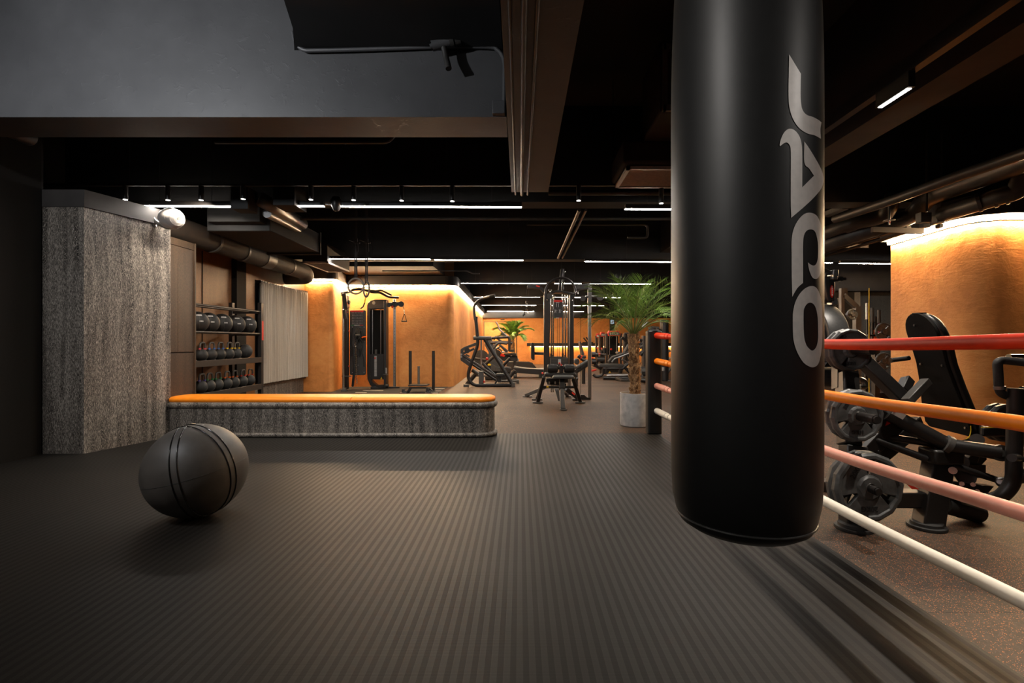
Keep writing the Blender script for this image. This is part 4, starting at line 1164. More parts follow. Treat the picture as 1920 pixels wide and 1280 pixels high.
for px, col, nm in ((377, 'pink', 'pink bands, nearest the cabinet on the upper kettlebell shelf'), (394.5, 'blue', 'blue bands, beside the pink banded one'), (411.5, 'blue', 'blue bands, beside the yellow banded pair'), (428, 'yellow', 'yellow bands, next to the blue banded pair'), (442, 'yellow', 'yellow bands, beside the plain ball')):
    kettlebell(px, 0.84, kb_r, col, 'black kettlebell with ' + nm)
for px, col, nm in ((376, 'purple', 'purple bands, nearest the cabinet on the lowest shelf'), (391, 'green', 'green bands, beside the purple banded one'), (406.5, 'green', 'green bands, beside the orange banded pair'), (423.5, 'orange', 'orange bands, next to the green banded pair'), (438, 'orange', 'orange bands, beside the red banded pair'), (453.5, 'red', 'red bands, next to the orange banded pair'), (467.5, 'red', 'red bands, nearest the rack post on the lowest shelf')):
    kettlebell(px, 0.40, kb_r * 1.03, col, 'black kettlebell with ' + nm)
def floor_pt(px, Y): return Vector(((px - VX) / F * Y, Y, GZ))
def plateframe(mb, pts, hole, vec):
    """flat plate with one hole: outline and hole have the same number of points"""
    n = len(pts); vec = Vector(vec); vs = [Vector(p) for p in pts] + [Vector(p) for p in hole]; vs = vs + [p + vec for p in vs]; fs = []
    for i in range(n):
        j = (i + 1) % n
        fs += [(i, j, n + j, n + i), (2 * n + j, 2 * n + i, 3 * n + i, 3 * n + j), (j, i, 2 * n + i, 2 * n + j), (n + i, n + j, 3 * n + j, 3 * n + i)]
    mb.add(vs, fs)

# ------------------------------------------------------------------ cable station on the left
q3 = crop(560, 480, 4.266); qt = crop(620, 580, 8.0)
st = thing('cable_station', 'black functional cable station with pull up bar against the orange wall behind the bench', 'cable station', floor_pt(690, 11.4))
Yl, Yt, Yr = 10.95, 11.55, 11.75
part('rail_column', MB().cyl(qt(190, -220, Yl), qt(190, 1195, Yl), 0.028, n=16), M['chrome'], st, label='polished guide column')
part('back_column', MB().bar(qt(240, -210, Yl + 0.25), qt(238, 1190, Yl + 0.25), 0.085, 0.1, up=(0, 1, 0)), M['frame'], st, bevel=0.01)
part('foot', MB().bar(qt(165, 1215, Yl), qt(245, 1215, Yl), 0.12, 0.04).bar(qt(200, 1200, Yl - 0.02), qt(235, 1165, Yl + 0.5), 0.08, 0.05), M['frame_grey'], st, bevel=0.008)
car = MB().bar(q3(365, 300, Yl), q3(378, 420, Yl), 0.09, 0.08).bar(q3(350, 290, Yl), q3(352, 320, Yl), 0.05, 0.05).cyl(q3(395, 368, Yl), q3(410, 368, Yl), 0.05).bar(q3(365, 430, Yl), q3(372, 500, Yl), 0.07, 0.06)
part('carriage', car, M['frame'], st, bevel=0.006)
part('hook', MB().path([q3(392, 370, Yl), q3(408, 372, Yl), q3(406, 412, Yl), q3(396, 410, Yl)], 0.008, 8), M['steel'], st)
for cy in (380, 448, 600, 880): part('stop_knob', MB().sphere(q3(402 if cy > 500 else 390, cy, Yl - 0.04), 0.014 if cy > 500 else 0.01), M['red'], st)
part('adjuster', MB().bar(qt(170, 1000, Yl), qt(310, 1000, Yl), 0.03, 0.02).bar(qt(210, 130, Yl), qt(265, 138, Yl), 0.04, 0.03), M['frame_grey'], st)
# board
ol = [qt(283, 10, Yt - 0.2), qt(527, 10, Yt - 0.2), qt(527, 985, Yt - 0.2), qt(283, 985, Yt - 0.2)]
bd = part('exercise_board', MB().prism(rpoly(ol, 0.05), (0, 0.03, 0)), M['pad_grey'], st, bevel=0.006, label='charcoal exercise board')
part('board_header', MB().bar(qt(300, 27, Yt - 0.205), qt(490, 27, Yt - 0.205), 0.008, 0.035), M['red'], bd)
gl = MB(); rnd = random.Random(5)
for r in range(4):
    for c_ in range(8):
        x = 325 + c_ * 20.5; y = 75 + r * 40
        gl.bar(qt(x, y, Yt - 0.206), qt(x + rnd.uniform(-3, 3), y + 14, Yt - 0.206), 0.006, 0.004, up=(0, 1, 0)).bar(qt(x - 4, y + 20, Yt - 0.206), qt(x + 3, y + 25 + rnd.uniform(-4, 2), Yt - 0.206), 0.006, 0.004, up=(0, 1, 0)).bar(qt(x + 1, y + 14, Yt - 0.206), qt(x + rnd.uniform(-6, 6), y + 26, Yt - 0.206), 0.005, 0.004, up=(0, 1, 0))
for x in (318, 362, 405, 450): gl.bar(qt(x, 52, Yt - 0.206), qt(x + 30, 52, Yt - 0.206), 0.004, 0.008)
part('pictograms', gl, M['paper'], bd, label='rows of tiny exercise figures')
for x0, x1, mm in ((305, 355, 'green'), (355, 437, 'white'), (437, 487, 'red')): part('board_stripe', MB().bar(qt(x0, 236, Yt - 0.205), qt(x1, 236, Yt - 0.205), 0.006, 0.012), M[mm], bd)
bo = MB()
for x, y in ((325, 262), (500, 265), (500, 475), (325, 945), (500, 940), (440, 265), (410, 835), (440, 692)): bo.cyl(qt(x, y, Yt - 0.22), qt(x, y, Yt - 0.2), 0.009, n=8)
part('bolt', bo, M['steel'], bd)
# things hanging on the board
gs = thing('grip_straps', 'tangle of black cable straps and grips hanging on the charcoal board', 'straps', qt(400, 400, Yt - 0.3))
m = MB(); rnd = random.Random(2)
for k in range(7):
    x0 = rnd.uniform(345, 470); pts = [qt(x0, 270 + rnd.uniform(0, 30), Yt - 0.24), qt(x0 + rnd.uniform(-30, 30), 340, Yt - 0.28), qt(x0 + rnd.uniform(-50, 50), 400, Yt - 0.3), qt(x0 + rnd.uniform(-30, 40), 460 + rnd.uniform(0, 50), Yt - 0.27)]
    m.path(pts, 0.016, 8, 5)
m.path([qt(440, 480, Yt - .27), qt(470, 560, Yt - .27), qt(450, 620, Yt - .27), qt(490, 720, Yt - .27), qt(500, 860, Yt - .27)], 0.014, 8, 5)
m.path([qt(395, 480, Yt - .27), qt(390, 560, Yt - .27), qt(420, 600, Yt - .27), qt(425, 700, Yt - .27)], 0.02, 8, 5)
m.path([qt(355, 560, Yt - .27), qt(350, 700, Yt - .27), qt(352, 900, Yt - .27), qt(345, 1000, Yt - .27), qt(330, 1150, Yt - .2)], 0.03, 8, 5)
m.path([qt(320, 270, Yt - .27), qt(300, 450, Yt - .27), qt(305, 600, Yt - .27), qt(300, 700, Yt - .27)], 0.02, 8, 5)
part('strap', m, M['strap'], gs); part('handle', MB().cyl(qt(375, 385, Yt - .3), qt(440, 385, Yt - .3), 0.02).cyl(qt(390, 370, Yt - .3), qt(397, 400, Yt - .3), 0.012), M['frame_grey'], gs)
part('orange_grip', MB().path([qt(470, 425, Yt - .3), qt(495, 412, Yt - .31), qt(535, 415, Yt - .3)], 0.018, 8), M['orange'], gs, label='orange grip')
chn = MB(); n = 44
a, b = qt(375, 520, Yt - 0.29), qt(390, 1120, Yt - 0.29)
for i in range(n):
    c_ = a.lerp(b, (i + 0.5) / n) + Vector((0.008 * math.sin(i * 0.5), 0, 0)); chn.torus(c_, (1, 0.4, 0) if i % 2 else (0.4, -1, 0), 0.015, 0.0045, 10, 5)
for i in range(6): chn.torus(a + Vector((0.02 * math.sin(i * 2), -0.01, -0.02 * i + 0.05)), (1, i, 0.3), 0.018, 0.0045, 10, 5)
solo('weight_chain', chn, M['chrome'], 'long shiny chain hanging in front of the charcoal board', 'chain')
# tower
tw = MB()
out = [qt(x, y, Yt) for x, y in ((545, 900), (545, -60), (560, -100), (600, -135), (660, -150), (838, -150), (838, 1175), (640, 1175), (590, 1135), (550, 1040))]
hol = [qt(x, y, Yt) for x, y in ((592, 880), (590, 30), (592, 10), (610, 0), (660, -5), (800, -5), (800, 1130), (690, 1135), (640, 1100), (600, 1050))]
plateframe(tw, out, hol, (0, 0.18, 0))
part('tower_frame', tw, M['frame'], st, bevel=0.008)
part('tower_head', MB().prism([qt(x, y, Yt - 0.012) for x, y in ((560, -15), (562, -70), (590, -115), (650, -135), (800, -135), (800, -15))], (0, 0.02, 0)), M['frame_brown'], st)
part('emblem', MB().lathe([(0.001, 0), (0.04, 0), (0.04, 0.004), (0.001, 0.005)], qt(648, -98, Yt - 0.013), (0, -1, 0), n=16), M['steel'], st)
part('rear_panel', MB().box(qt(590, 0, Yt).x, qt(800, 0, Yt).x, Yt + 0.15, Yt + 0.165, qt(0, 1050, Yt).z, qt(0, 0, Yt).z), M['dark_panel'], st)
for x in (627, 752): part('guide_rod', MB().cyl(qt(x, 0, Yt + 0.08), qt(x, 1040, Yt + 0.08), 0.011, n=10), M['steel'], st)
part('weight_stack', MB().box(qt(586, 0, Yt).x, qt(790, 0, Yt).x, Yt + 0.02, Yt + 0.14, qt(0, 1050, Yt).z, qt(0, 670, Yt).z), M['frame'], st)
lbm = MB()
for i in range(15): lbm.bar(qt(655, 705 + i * 20.5, Yt + 0.014), qt(692, 705 + i * 20.5, Yt + 0.014), 0.006, 0.028)
part('weight_labels', lbm, M['paper'], st, label='column of pale weight labels')
part('selector_pin', MB().sphere(qt(665, 730, Yt - 0.01), 0.018), M['red'], st)
part('stack_shaft', MB().cyl(qt(680, 600, Yt + 0.06), qt(680, 670, Yt + 0.06), 0.03), M['frame_grey'], st)
part('warning_sign', MB().prism([qt(745, 1045, Yt - 0.004), qt(775, 1045, Yt - 0.004), qt(760, 1010, Yt - 0.004)], (0, 0.004, 0)), M['yellow'], st)
part('side_column', MB().bar(qt(820, -130, Yt - 0.05), qt(820, 1180, Yt - 0.05), 0.06, 0.07, up=(0, 1, 0)), M['frame'], st, bevel=0.006)
part('adjuster', MB().bar(qt(785, 975, Yt - 0.1), qt(862, 975, Yt - 0.1), 0.03, 0.02), M['frame_grey'], st)
part('label_strip', MB().bar(qt(833, 875, Yt - 0.09), qt(833, 960, Yt - 0.09), 0.028, 0.004, up=(0, 1, 0)), M['paper'], st)
# right column
part('rail_column', MB().bar(q3(768, 345, Yr), q3(768, 1045, Yr), 0.06, 0.06, up=(0, 1, 0)), M['steel'], st, label='steel column with adjustment holes', bevel=0.008)
ho = MB()
for i in range(22): ho.cyl(q3(768, 420 + i * 26, Yr - 0.034), q3(768, 420 + i * 26, Yr - 0.03), 0.008, n=8)
part('adjustment_holes', ho, M['frame'], st)
part('carriage', MB().bar(q3(715, 388, Yr - 0.05), q3(820, 380, Yr - 0.05), 0.08, 0.085).bar(q3(768, 365, Yr - 0.05), q3(768, 405, Yr - 0.05), 0.1, 0.1), M['frame'], st, bevel=0.01)
part('pulley', MB().cyl(q3(820, 384, Yr - 0.12), q3(820, 384, Yr - 0.06), 0.068, n=20), M['frame'], st)
part('pulley', MB().cyl(q3(722, 390, Yr - 0.1), q3(722, 390, Yr - 0.04), 0.055, n=20), M['frame'], st)
part('stop_knob', MB().sphere(q3(750, 405, Yr - 0.12), 0.03), M['red'], st)
part('base_bar', MB().bar(q3(575, 1050, Yt), q3(805, 1052, Yr), 0.1, 0.05), M['frame'], st, bevel=0.006)
part('roller', MB().cyl(qt(830, 1145, Yt - 0.1), qt(868, 1145, Yt - 0.1), 0.045), M['frame'], st)
part('pull_up_bar', MB().tube(rounded([q3(340, 296, Yl + 0.1), q3(385, 292, Yl + 0.1), q3(440, 266, Yl + 0.25), q3(500, 262, Yl + 0.3), q3(590, 290, Yl + 0.45), q3(650, 290, Yt), q3(720, 328, Yr - 0.1), q3(800, 332, Yr)], 0.06), 0.028, 12), M['frame'], st)
part('grip_bar', MB().tube(rounded([q3(400, 290, Yl - 0.05), q3(430, 270, Yl - 0.15), q3(520, 270, Yl), q3(620, 280, Yt - 0.3), q3(660, 272, Yt - 0.3), q3(742, 312, Yr - 0.3)], 0.05), 0.02, 12), M['frame'], st)
hd = thing('cable_attachment', 'small triangular cable handle hanging right of the cable station', 'handle', q3(845, 520, Yr))
part('link', MB().tube([q3(835, 400, Yr - 0.1), q3(842, 420, Yr - 0.1), q3(846, 460, Yr - 0.1)], 0.007, 6), M['chrome'], hd)
part('strap', MB().tube([q3(846, 460, Yr - 0.1), q3(825, 518, Yr - 0.1)], 0.008, 6).tube([q3(846, 460, Yr - 0.1), q3(864, 518, Yr - 0.1)], 0.008, 6), M['strap'], hd)
part('grip', MB().cyl(q3(822, 521, Yr - 0.1), q3(867, 521, Yr - 0.1), 0.015), M['frame'], hd)
ys = thing('suspension_trainer', 'yellow and black suspension strap hooked on the pull up bar', 'strap', q3(540, 300, Yl + 0.3))
part('strap', MB().tube([q3(545, 290, Yl + 0.3), q3(533, 340, Yl + 0.3), q3(527, 375, Yl + 0.3)], 0.014, 6), M['yellow'], ys)
part('clip', MB().tube([q3(527, 375, Yl + 0.3), q3(515, 405, Yl + 0.3), q3(495, 420, Yl + 0.3)], 0.016, 6), M['strap'], ys)

# ------------------------------------------------------------------ gymnastic rings
for k, (cx, cy, rx, nrm, sx0, nm) in enumerate(((457, 240, 62, (0, 1, 0), 452, 'left'), (542, 265, 60, (0.78, 0.62, 0), 540, 'right'))):
    Yg = 7.36 + 0.2 * k; R = 0.116; c_ = q3(cx, cy, Yg)
    t = thing('gymnastic_ring', 'grey gymnastic ring on a black strap, the %s one of the hanging pair' % nm, 'gymnastic ring', c_, 'pair of hanging rings')
    part('ring', MB().torus(c_, nrm, R, 0.0145, 48, 12), M['ring'], t)
    top = Vector((c_.x + (-0.008 if k == 0 else 0.0), Yg, CEIL))
    s = MB()
    for dx in (-0.012, 0.014): s.bar(c_ + Vector((dx, 0, R - 0.01)), Vector((c_.x + dx * 0.6, Yg, CEIL)), 0.02, 0.004, up=(0, 1, 0))
    part('strap', s, M['strap'], t)
    zb = P(0, 452, Yg).z
    part('buckle', MB().boxc((c_.x, Yg, zb), (0.05, 0.02, 0.07)).bar((c_.x - 0.1, Yg, zb + 0.02), (c_.x + 0.06, Yg, zb - 0.03), 0.03, 0.02).bar((c_.x + 0.02, Yg, zb - 0.02), (c_.x + 0.03, Yg, zb - 0.16), 0.02, 0.01, up=(0, 1, 0)), M['strap'], t)

# ------------------------------------------------------------------ sled
sl = thing('weight_sled', 'low black push sled with two tall posts and a steel centre post on the turf', 'sled', floor_pt(785, 10.7))
Ys = 10.75
part('push_post', MB().cyl(q3(893, 757, Ys + 0.35), q3(893, 1040, Ys + 0.35), 0.034, n=16), M['frame'], sl)
part('push_post', MB().cyl(q3(1078, 757, Ys + 0.35), q3(1078, 1072, Ys + 0.35), 0.034, n=16), M['frame'], sl)
part('weight_post', MB().cyl(q3(960, 880, Ys), q3(960, 1030, Ys), 0.027, n=16), M['steel'], sl, label='steel centre post')
part('deck', MB().bar(q3(888, 1030, Ys), q3(1036, 1030, Ys), 0.34, 0.03), M['frame'], sl, bevel=0.008)
part('deck_plate', MB().prism([q3(x, y, Ys - 0.14) for x, y in ((885, 1046), (1035, 1046), (1070, 1075), (1035, 1075), (1020, 1060), (905, 1060), (880, 1095), (862, 1095))], (0, 0.04, 0)), M['frame'], sl, bevel=0.004)
part('runner', MB().bar(q3(850, 1088, Ys - 0.35), q3(880, 1070, Ys + 0.45), 0.09, 0.05), M['frame'], sl, bevel=0.01)
part('runner', MB().bar(q3(1040, 1090, Ys - 0.35), q3(1062, 1072, Ys + 0.45), 0.09, 0.05), M['frame'], sl, bevel=0.01)
part('post_socket', MB().bar(q3(838, 1062, Ys - 0.3), q3(838, 1092, Ys - 0.3), 0.06, 0.06), M['frame'], sl, bevel=0.006)
part('post_socket', MB().bar(q3(1030, 1050, Ys - 0.3), q3(1030, 1092, Ys - 0.3), 0.06, 0.06), M['frame'], sl, bevel=0.006)
part('skid', MB().bar(q3(808, 1097, Ys - 0.34), q3(862, 1097, Ys - 0.34), 0.1, 0.03).bar(q3(1010, 1097, Ys - 0.34), q3(1066, 1097, Ys - 0.34), 0.1, 0.03), M['frame_grey'], sl, bevel=0.006)

# ------------------------------------------------------------------ centre multi station
q4 = crop(840, 500, 4.41); qs = crop(980, 660, 10.667); qh = crop(1000, 500, 9.14)
ms = thing('multi_gym', 'black four sided cable multi station with chrome rods standing in the middle of the gym', 'multi gym', floor_pt(1048, 9.2))
Yc = 9.35
for cx, cw in ((815, 0.17), (1022, 0.10)):
    part('main_post', MB().bar(q4(cx, 228, Yc), q4(cx, 890, Yc), cw * 0.45 + 0.03, 0.12, up=(0, 1, 0)), M['frame_brown'] if cx < 900 else M['frame'], ms, bevel=0.008)
    part('main_post', MB().bar(q4(cx + (22 if cx < 900 else 0), 260, Yc + 0.5), q4(cx + (6 if cx < 900 else -18), 860, Yc + 0.5), 0.06, 0.1, up=(0, 1, 0)), M['frame'], ms, bevel=0.008)
ta = [(240, 560), (215, 500), (205, 430), (215, 370), (250, 305), (310, 250), (380, 210), (460, 190), (540, 195), (610, 225), (670, 280), (710, 350), (720, 420), (700, 500), (665, 555)]
part('arch', MB().path([qh(x, y, Yc - 0.05) for x, y in ta], 0.022, 12, 3), M['frame'], ms)
part('mast', MB().bar(qh(490, 40, Yc + 0.0), qh(445, 410, Yc + 0.0), 0.05, 0.06, up=(0, 1, 0)).bar(qh(515, 30, Yc + 0.1), qh(500, 410, Yc + 0.1), 0.04, 0.06, up=(0, 1, 0)), M['frame'], ms, bevel=0.006)
part('mast_cable', MB().tube([qh(518, 50, Yc - 0.05), qh(515, 300, Yc - 0.05), qh(520, 385, Yc - 0.05)], 0.008, 8), M['chrome'], ms)
part('mast_bolt', MB().sphere(qh(546, 83, Yc - 0.05), 0.014).sphere(qh(520, 270, Yc - 0.06), 0.02), M['chrome'], ms)
part('top_plate', MB().prism([qh(x, y, Yc - 0.08) for x, y in ((250, 455), (350, 410), (420, 400), (560, 415), (690, 450), (700, 470), (600, 465), (500, 440), (380, 440), (330, 462))], (0, 0.3, 0)), M['frame'], ms, bevel=0.005)
bl = MB()
for x, y in ((265, 402), (312, 402), (290, 425), (720, 440), (740, 438), (765, 440), (720, 462), (765, 462), (236, 570), (668, 575)): bl.sphere(qh(x, y, Yc - 0.1), 0.013, 10, 6)
part('top_bolts', bl, M['chrome'], ms)
part('head_pulley', MB().cyl(qh(280, 505, Yc - 0.12), qh(280, 505, Yc - 0.02), 0.055, n=20), M['frame_grey'], ms)
for x in (308, 341, 505, 550, 596): part('guide_rod', MB().cyl(qh(x, 470, Yc + 0.1 + (x % 3) * 0.1), qh(x, 2150, Yc + 0.1 + (x % 3) * 0.1), 0.0155, n=12), M['chrome'], ms)
for x in (615, 632): part('guide_rod', MB().cyl(qh(x, 480, Yc + 0.45), qh(x, 2200, Yc + 0.45), 0.014, n=12), M['steel'], ms)
for x in (413, 443): part('cable', MB().cyl(qh(x, 460, Yc + 0.2), qh(x, 2120, Yc + 0.2), 0.0045, n=6), M['strap'], ms)
sg = part('instruction_sign', MB().prism(rpoly([qh(353, 565, Yc - 0.1), qh(498, 565, Yc - 0.1), qh(498, 882, Yc - 0.1), qh(353, 882, Yc - 0.1)], 0.01, 2), (0, 0.012, 0)), M['pad_grey'], ms, label='dark instruction sign')
part('sign_header', MB().bar(qh(353, 587, Yc - 0.104), qh(498, 587, Yc - 0.104), 0.008, 0.04), M['red'], sg)
fg = MB(); Z_ = Yc - 0.105
for x in (395, 432):
    fg.bar(qh(x, 640, Z_), qh(x, 690, Z_), 0.006, 0.004, up=(0, 1, 0)).bar(qh(x - 8, 655, Z_), qh(x + 6, 645, Z_), 0.005, 0.004, up=(0, 1, 0)).sphere(qh(x, 634, Z_), 0.005, 8, 5)
for x in (375, 450):
    fg.bar(qh(x - 10, 730, Z_), qh(x, 760, Z_), 0.006, 0.004, up=(0, 1, 0)).bar(qh(x + 12, 730, Z_), qh(x, 760, Z_), 0.006, 0.004, up=(0, 1, 0)).bar(qh(x, 755, Z_), qh(x - 10, 790, Z_), 0.006, 0.004, up=(0, 1, 0)).bar(qh(x + 5, 755, Z_), qh(x + 14, 790, Z_), 0.006, 0.004, up=(0, 1, 0)).bar(qh(x + 22, 760, Z_), qh(x + 30, 745, Z_), 0.006, 0.004, up=(0, 1, 0))
fg.bar(qh(388, 615, Z_), qh(446, 615, Z_), 0.004, 0.012).bar(qh(388, 587, Z_), qh(440, 587, Z_), 0.004, 0.014)
part('pictograms', fg, M['white'], sg)
for x0, x1, mm in ((353, 385, 'green'), (385, 440, 'white'), (440, 490, 'red')): part('sign_stripe', MB().bar(qh(x0, 876, Z_), qh(x1, 876, Z_), 0.005, 0.012), M[mm], sg)
# stacks
for x0, x1, yy, n_ in ((527, 880, Yc + 0.25, 6), (552, 905, Yc + 0.05, 8)):
    m = MB(); tb = 90 if x0 < 540 else 118
    for i in range(10):
        z = tb + i * 20
        m.bar(qs(x0, z + 8, yy), qs(x1, z + 8, yy), 0.12, 0.0175)
    part('weight_stack', m, M['frame_grey'], ms, bevel=0.002)
part('stack_labels', MB().bar(qs(738, 140, Yc - 0.02), qs(738, 240, Yc - 0.02), 0.055, 0.004, up=(0, 1, 0)), M['white'], ms)
for x in (570, 608, 803, 852): part('rod_buffer', MB().cyl(qs(x, 25 if x in (570, 803) else 55, Yc + 0.2), qs(x, 88, Yc + 0.2), 0.02), M['frame_brown'], ms)
for x, y in ((738, 222), (775, 255), (397, 420)):
    part('selector_knob', MB().sphere(qs(x, y, Yc - 0.3 if x < 700 else 8.6), 0.018 if x > 700 else 0.02), M['red'], ms)
# rollers, seat, legs
Yb = 8.65
for x0, x1 in ((492, 722), (828, 1055)):
    part('roller_pad', MB().lathe([(0.001, 0), (0.055, 0.0), (0.072, 0.012), (0.076, 0.03), (0.076, 0.16), (0.072, 0.178), (0.055, 0.19), (0.001, 0.19)], qs(x0, 325, Yb), (1, 0, 0), n=28), M['pad'], ms, angle=60)
part('roller_mount', MB().bar(qs(775, 270, Yb), qs(775, 420, Yb), 0.06, 0.08, up=(0, 1, 0)).cyl(qs(700, 325, Yb), qs(850, 325, Yb), 0.02), M['frame'], ms, bevel=0.005)
part('rear_seat', MB().bar(qs(435, 445, 8.75), qs(1060, 445, 8.75), 0.3, 0.07), M['pad'], ms, bevel=0.02)
seat = [qs(590, 520, 8.05), qs(600, 475, 8.1)]
sp_ = [(qs(588, 0, 8.0).x, 7.98), (qs(1030, 0, 8.0).x, 7.98), (qs(1015, 0, 8.4).x, 8.4), (qs(610, 0, 8.4).x, 8.4)]
zt = qs(0, 485, 8.0).z; zb = qs(0, 535, 8.0).z
part('seat', MB().prism(rpoly([(x, y, zb) for x, y in sp_], 0.09, 6), (0, 0, zt - zb)), M['pad_grey'], ms, bevel=0.014, label='rounded charcoal seat')
part('seat_post', MB().bar(qs(785, 535, 8.15), qs(790, 740, 8.05), 0.085, 0.09, up=(0, 1, 0)), M['frame'], ms, bevel=0.008)
part('leg', MB().bar(qs(787, 720, 8.06), qs(808, 1130, 7.93), 0.06, 0.05, up=(0, 1, 0), w1=0.078), M['frame_grey'], ms, bevel=0.008, label='curved front leg')
part('foot', MB().bar(qs(748, 1140, 7.92), qs(888, 1140, 7.92), 0.09, 0.02), M['frame_grey'], ms, bevel=0.004)
for a, b, w_ in (((425, 500), (305, 990), 8.85), ((1010, 545), (1150, 990), 8.85)):
    part('leg', MB().bar(qs(*a, 8.65), qs(*b, w_), 0.062, 0.062, up=(0, 1, 0)), M['frame'], ms, bevel=0.006)
    part('foot', MB().bar(qs(b[0] - 105, 1003, w_), qs(b[0] + 100, 1003, w_), 0.09, 0.02), M['frame_grey'], ms, bevel=0.004)
part('leg', MB().bar(qs(430, 480, 9.1), qs(285, 935, 9.3), 0.05, 0.06, up=(0, 1, 0)), M['frame'], ms)
part('foot', MB().bar(qs(182, 940, 9.3), qs(385, 940, 9.3), 0.09, 0.02), M['frame_grey'], ms)
part('leg', MB().bar(qs(450, 700, 9.6), qs(60, 870, 9.9), 0.06, 0.06), M['frame_grey'], ms, bevel=0.006)
part('foot', MB().bar(qs(0, 885, 9.9), qs(185, 885, 9.9), 0.09, 0.02), M['frame_grey'], ms)
part('leg', MB().bar(qs(850, 790, 9.6), qs(900, 870, 9.9), 0.06, 0.06), M['frame_grey'], ms)
part('foot', MB().bar(qs(850, 882, 9.9), qs(962, 882, 9.9), 0.09, 0.02), M['frame_grey'], ms)
part('cross_tube', MB().cyl(qs(405, 697, 8.75), qs(1050, 697, 8.75), 0.024, n=14), M['frame'], ms)
part('warning_sign', MB().prism([qs(470, 705, 8.71), qs(524, 705, 8.71), qs(510, 672, 8.71), qs(484, 672, 8.71)], (0, 0.004, 0)), M['yellow'], ms)
part('pedal_plate', MB().prism([qs(640, 730, 8.9), qs(720, 730, 8.9), qs(745, 975, 8.7), qs(710, 975, 8.7)], (0, 0.04, 0)), M['frame_grey'], ms)
part('lower_arm', MB().bar(qs(850, 720, 8.95), qs(1110, 920, 9.3), 0.08, 0.11, up=(0, 1, 0)), M['frame'], ms, bevel=0.01)
part('name_plate', MB().bar(qs(985, 805, 8.98), qs(1045, 850, 9.06), 0.006, 0.03), M['red'], ms)
part('base_plate', MB().prism([qs(x, y, 9.3) for x, y in ((1160, 850), (1230, 850), (1290, 905), (1355, 905), (1355, 955), (1165, 955))], (0, 0.06, 0)), M['frame'], ms, bevel=0.005)
part('foot', MB().bar(qs(990, 943, 9.3), qs(1100, 943, 9.3), 0.09, 0.02), M['frame_grey'], ms)
gl_ = MB()
for x in (530, 650): gl_.cyl(qs(x, 585, 9.0), qs(x, 640, 9.0), 0.018)
part('pulley_roller', gl_, M['chrome'], ms)
part('pulley_box', MB().bar(qs(470, 560, 9.1), qs(900, 560, 9.1), 0.2, 0.08).bar(qs(490, 620, 9.1), qs(870, 650, 9.1), 0.08, 0.05), M['frame'], ms, bevel=0.01)
# outer cable arm on the right
Yo = 9.35
part('arm_column', MB().bar(qh(962, 430, Yo), qs(1338, 945, Yo), 0.062, 0.062, up=(0, 1, 0)), M['steel'], ms, bevel=0.006, label='tall chrome arm column')
part('arm_head', MB().bar(qh(965, 320, Yo), qh(965, 645, Yo), 0.072, 0.075, up=(0, 1, 0)), M['frame_grey'], ms, bevel=0.006)
part('top_arm', MB().bar(qh(720, 370, Yc), qh(965, 330, Yo), 0.07, 0.1), M['frame'], ms, bevel=0.006)
part('top_arm', MB().prism([qh(x, y, Yo - 0.03) for x, y in ((735, 330), (820, 300), (930, 315), (930, 345), (830, 385), (760, 410))], (0, 0.06, 0)), M['frame_grey'], ms, bevel=0.005)
part('arm_pulley', MB().cyl(qh(850, 540, Yo - 0.06), qh(850, 540, Yo), 0.053, n=24).cyl(qh(765, 345, Yo - 0.06), qh(765, 345, Yo), 0.04, n=24), M['frame_grey'], ms)
part('arm_pulley', MB().cyl(q4(1258, 250, Yo - 0.06), q4(1258, 250, Yo), 0.068, n=24), M['frame_grey'], ms)
part('cross_arm', MB().cyl(qh(890, 515, Yo), q4(1255, 248, Yo), 0.026), M['frame_grey'], ms)
part('cable', MB().cyl(qh(808, 400, Yo), qs(1158, 930, Yo), 0.004, n=6), M['strap'], ms)
# left arm with hanging attachment
part('top_arm', MB().prism([q4(x, y, Yc) for x, y in ((655, 155), (690, 138), (760, 150), (812, 200), (800, 225), (760, 185), (690, 178), (655, 178))], (0, 0.07, 0)), M['frame'], ms, bevel=0.006)
part('name_plate', MB().bar(q4(728, 156, Yc - 0.004), q4(758, 164, Yc - 0.004), 0.004, 0.025), M['red'], ms)
part('cable', MB().cyl(q4(650, 180, Yc), q4(650, 285, Yc), 0.004, n=6), M['strap'], ms)
ro = thing('cable_grip', 'chrome v shaped cable grip hanging left of the multi station', 'cable grip', q4(652, 340, Yc))
part('swivel', MB().cyl(q4(650, 283, Yc), q4(650, 300, Yc), 0.022), M['frame'], ro)
ck = MB()
for i in range(3): ck.torus(q4(650, 306 + i * 10, Yc), (1, 0, 0) if i % 2 else (0, 1, 0), 0.012, 0.004, 10, 5)
part('link', ck, M['chrome'], ro)
part('grip_arm', MB().tube(rounded([q4(620, 398, Yc), q4(635, 370, Yc), q4(650, 340, Yc), q4(668, 368, Yc), q4(665, 382, Yc)], 0.02), 0.013, 8), M['chrome'], ro)
part('grip_end', MB().cyl(q4(616, 402, Yc), q4(634, 384, Yc), 0.024), M['frame_grey'], ro)
# back support to the left
part('back_pad', MB().prism(rpoly([q4(688, 632, 9.4), q4(700, 626, 9.4), q4(717, 636, 9.4), q4(717, 768, 9.4), q4(706, 774, 9.4), q4(688, 760, 9.4)], 0.02, 3), (0, 0.28, 0)), M['pad'], ms, bevel=0.01)
part('pad_bracket', MB().bar(q4(715, 716, 9.55), q4(800, 718, 9.5), 0.05, 0.05), M['frame_brown'], ms, bevel=0.004)

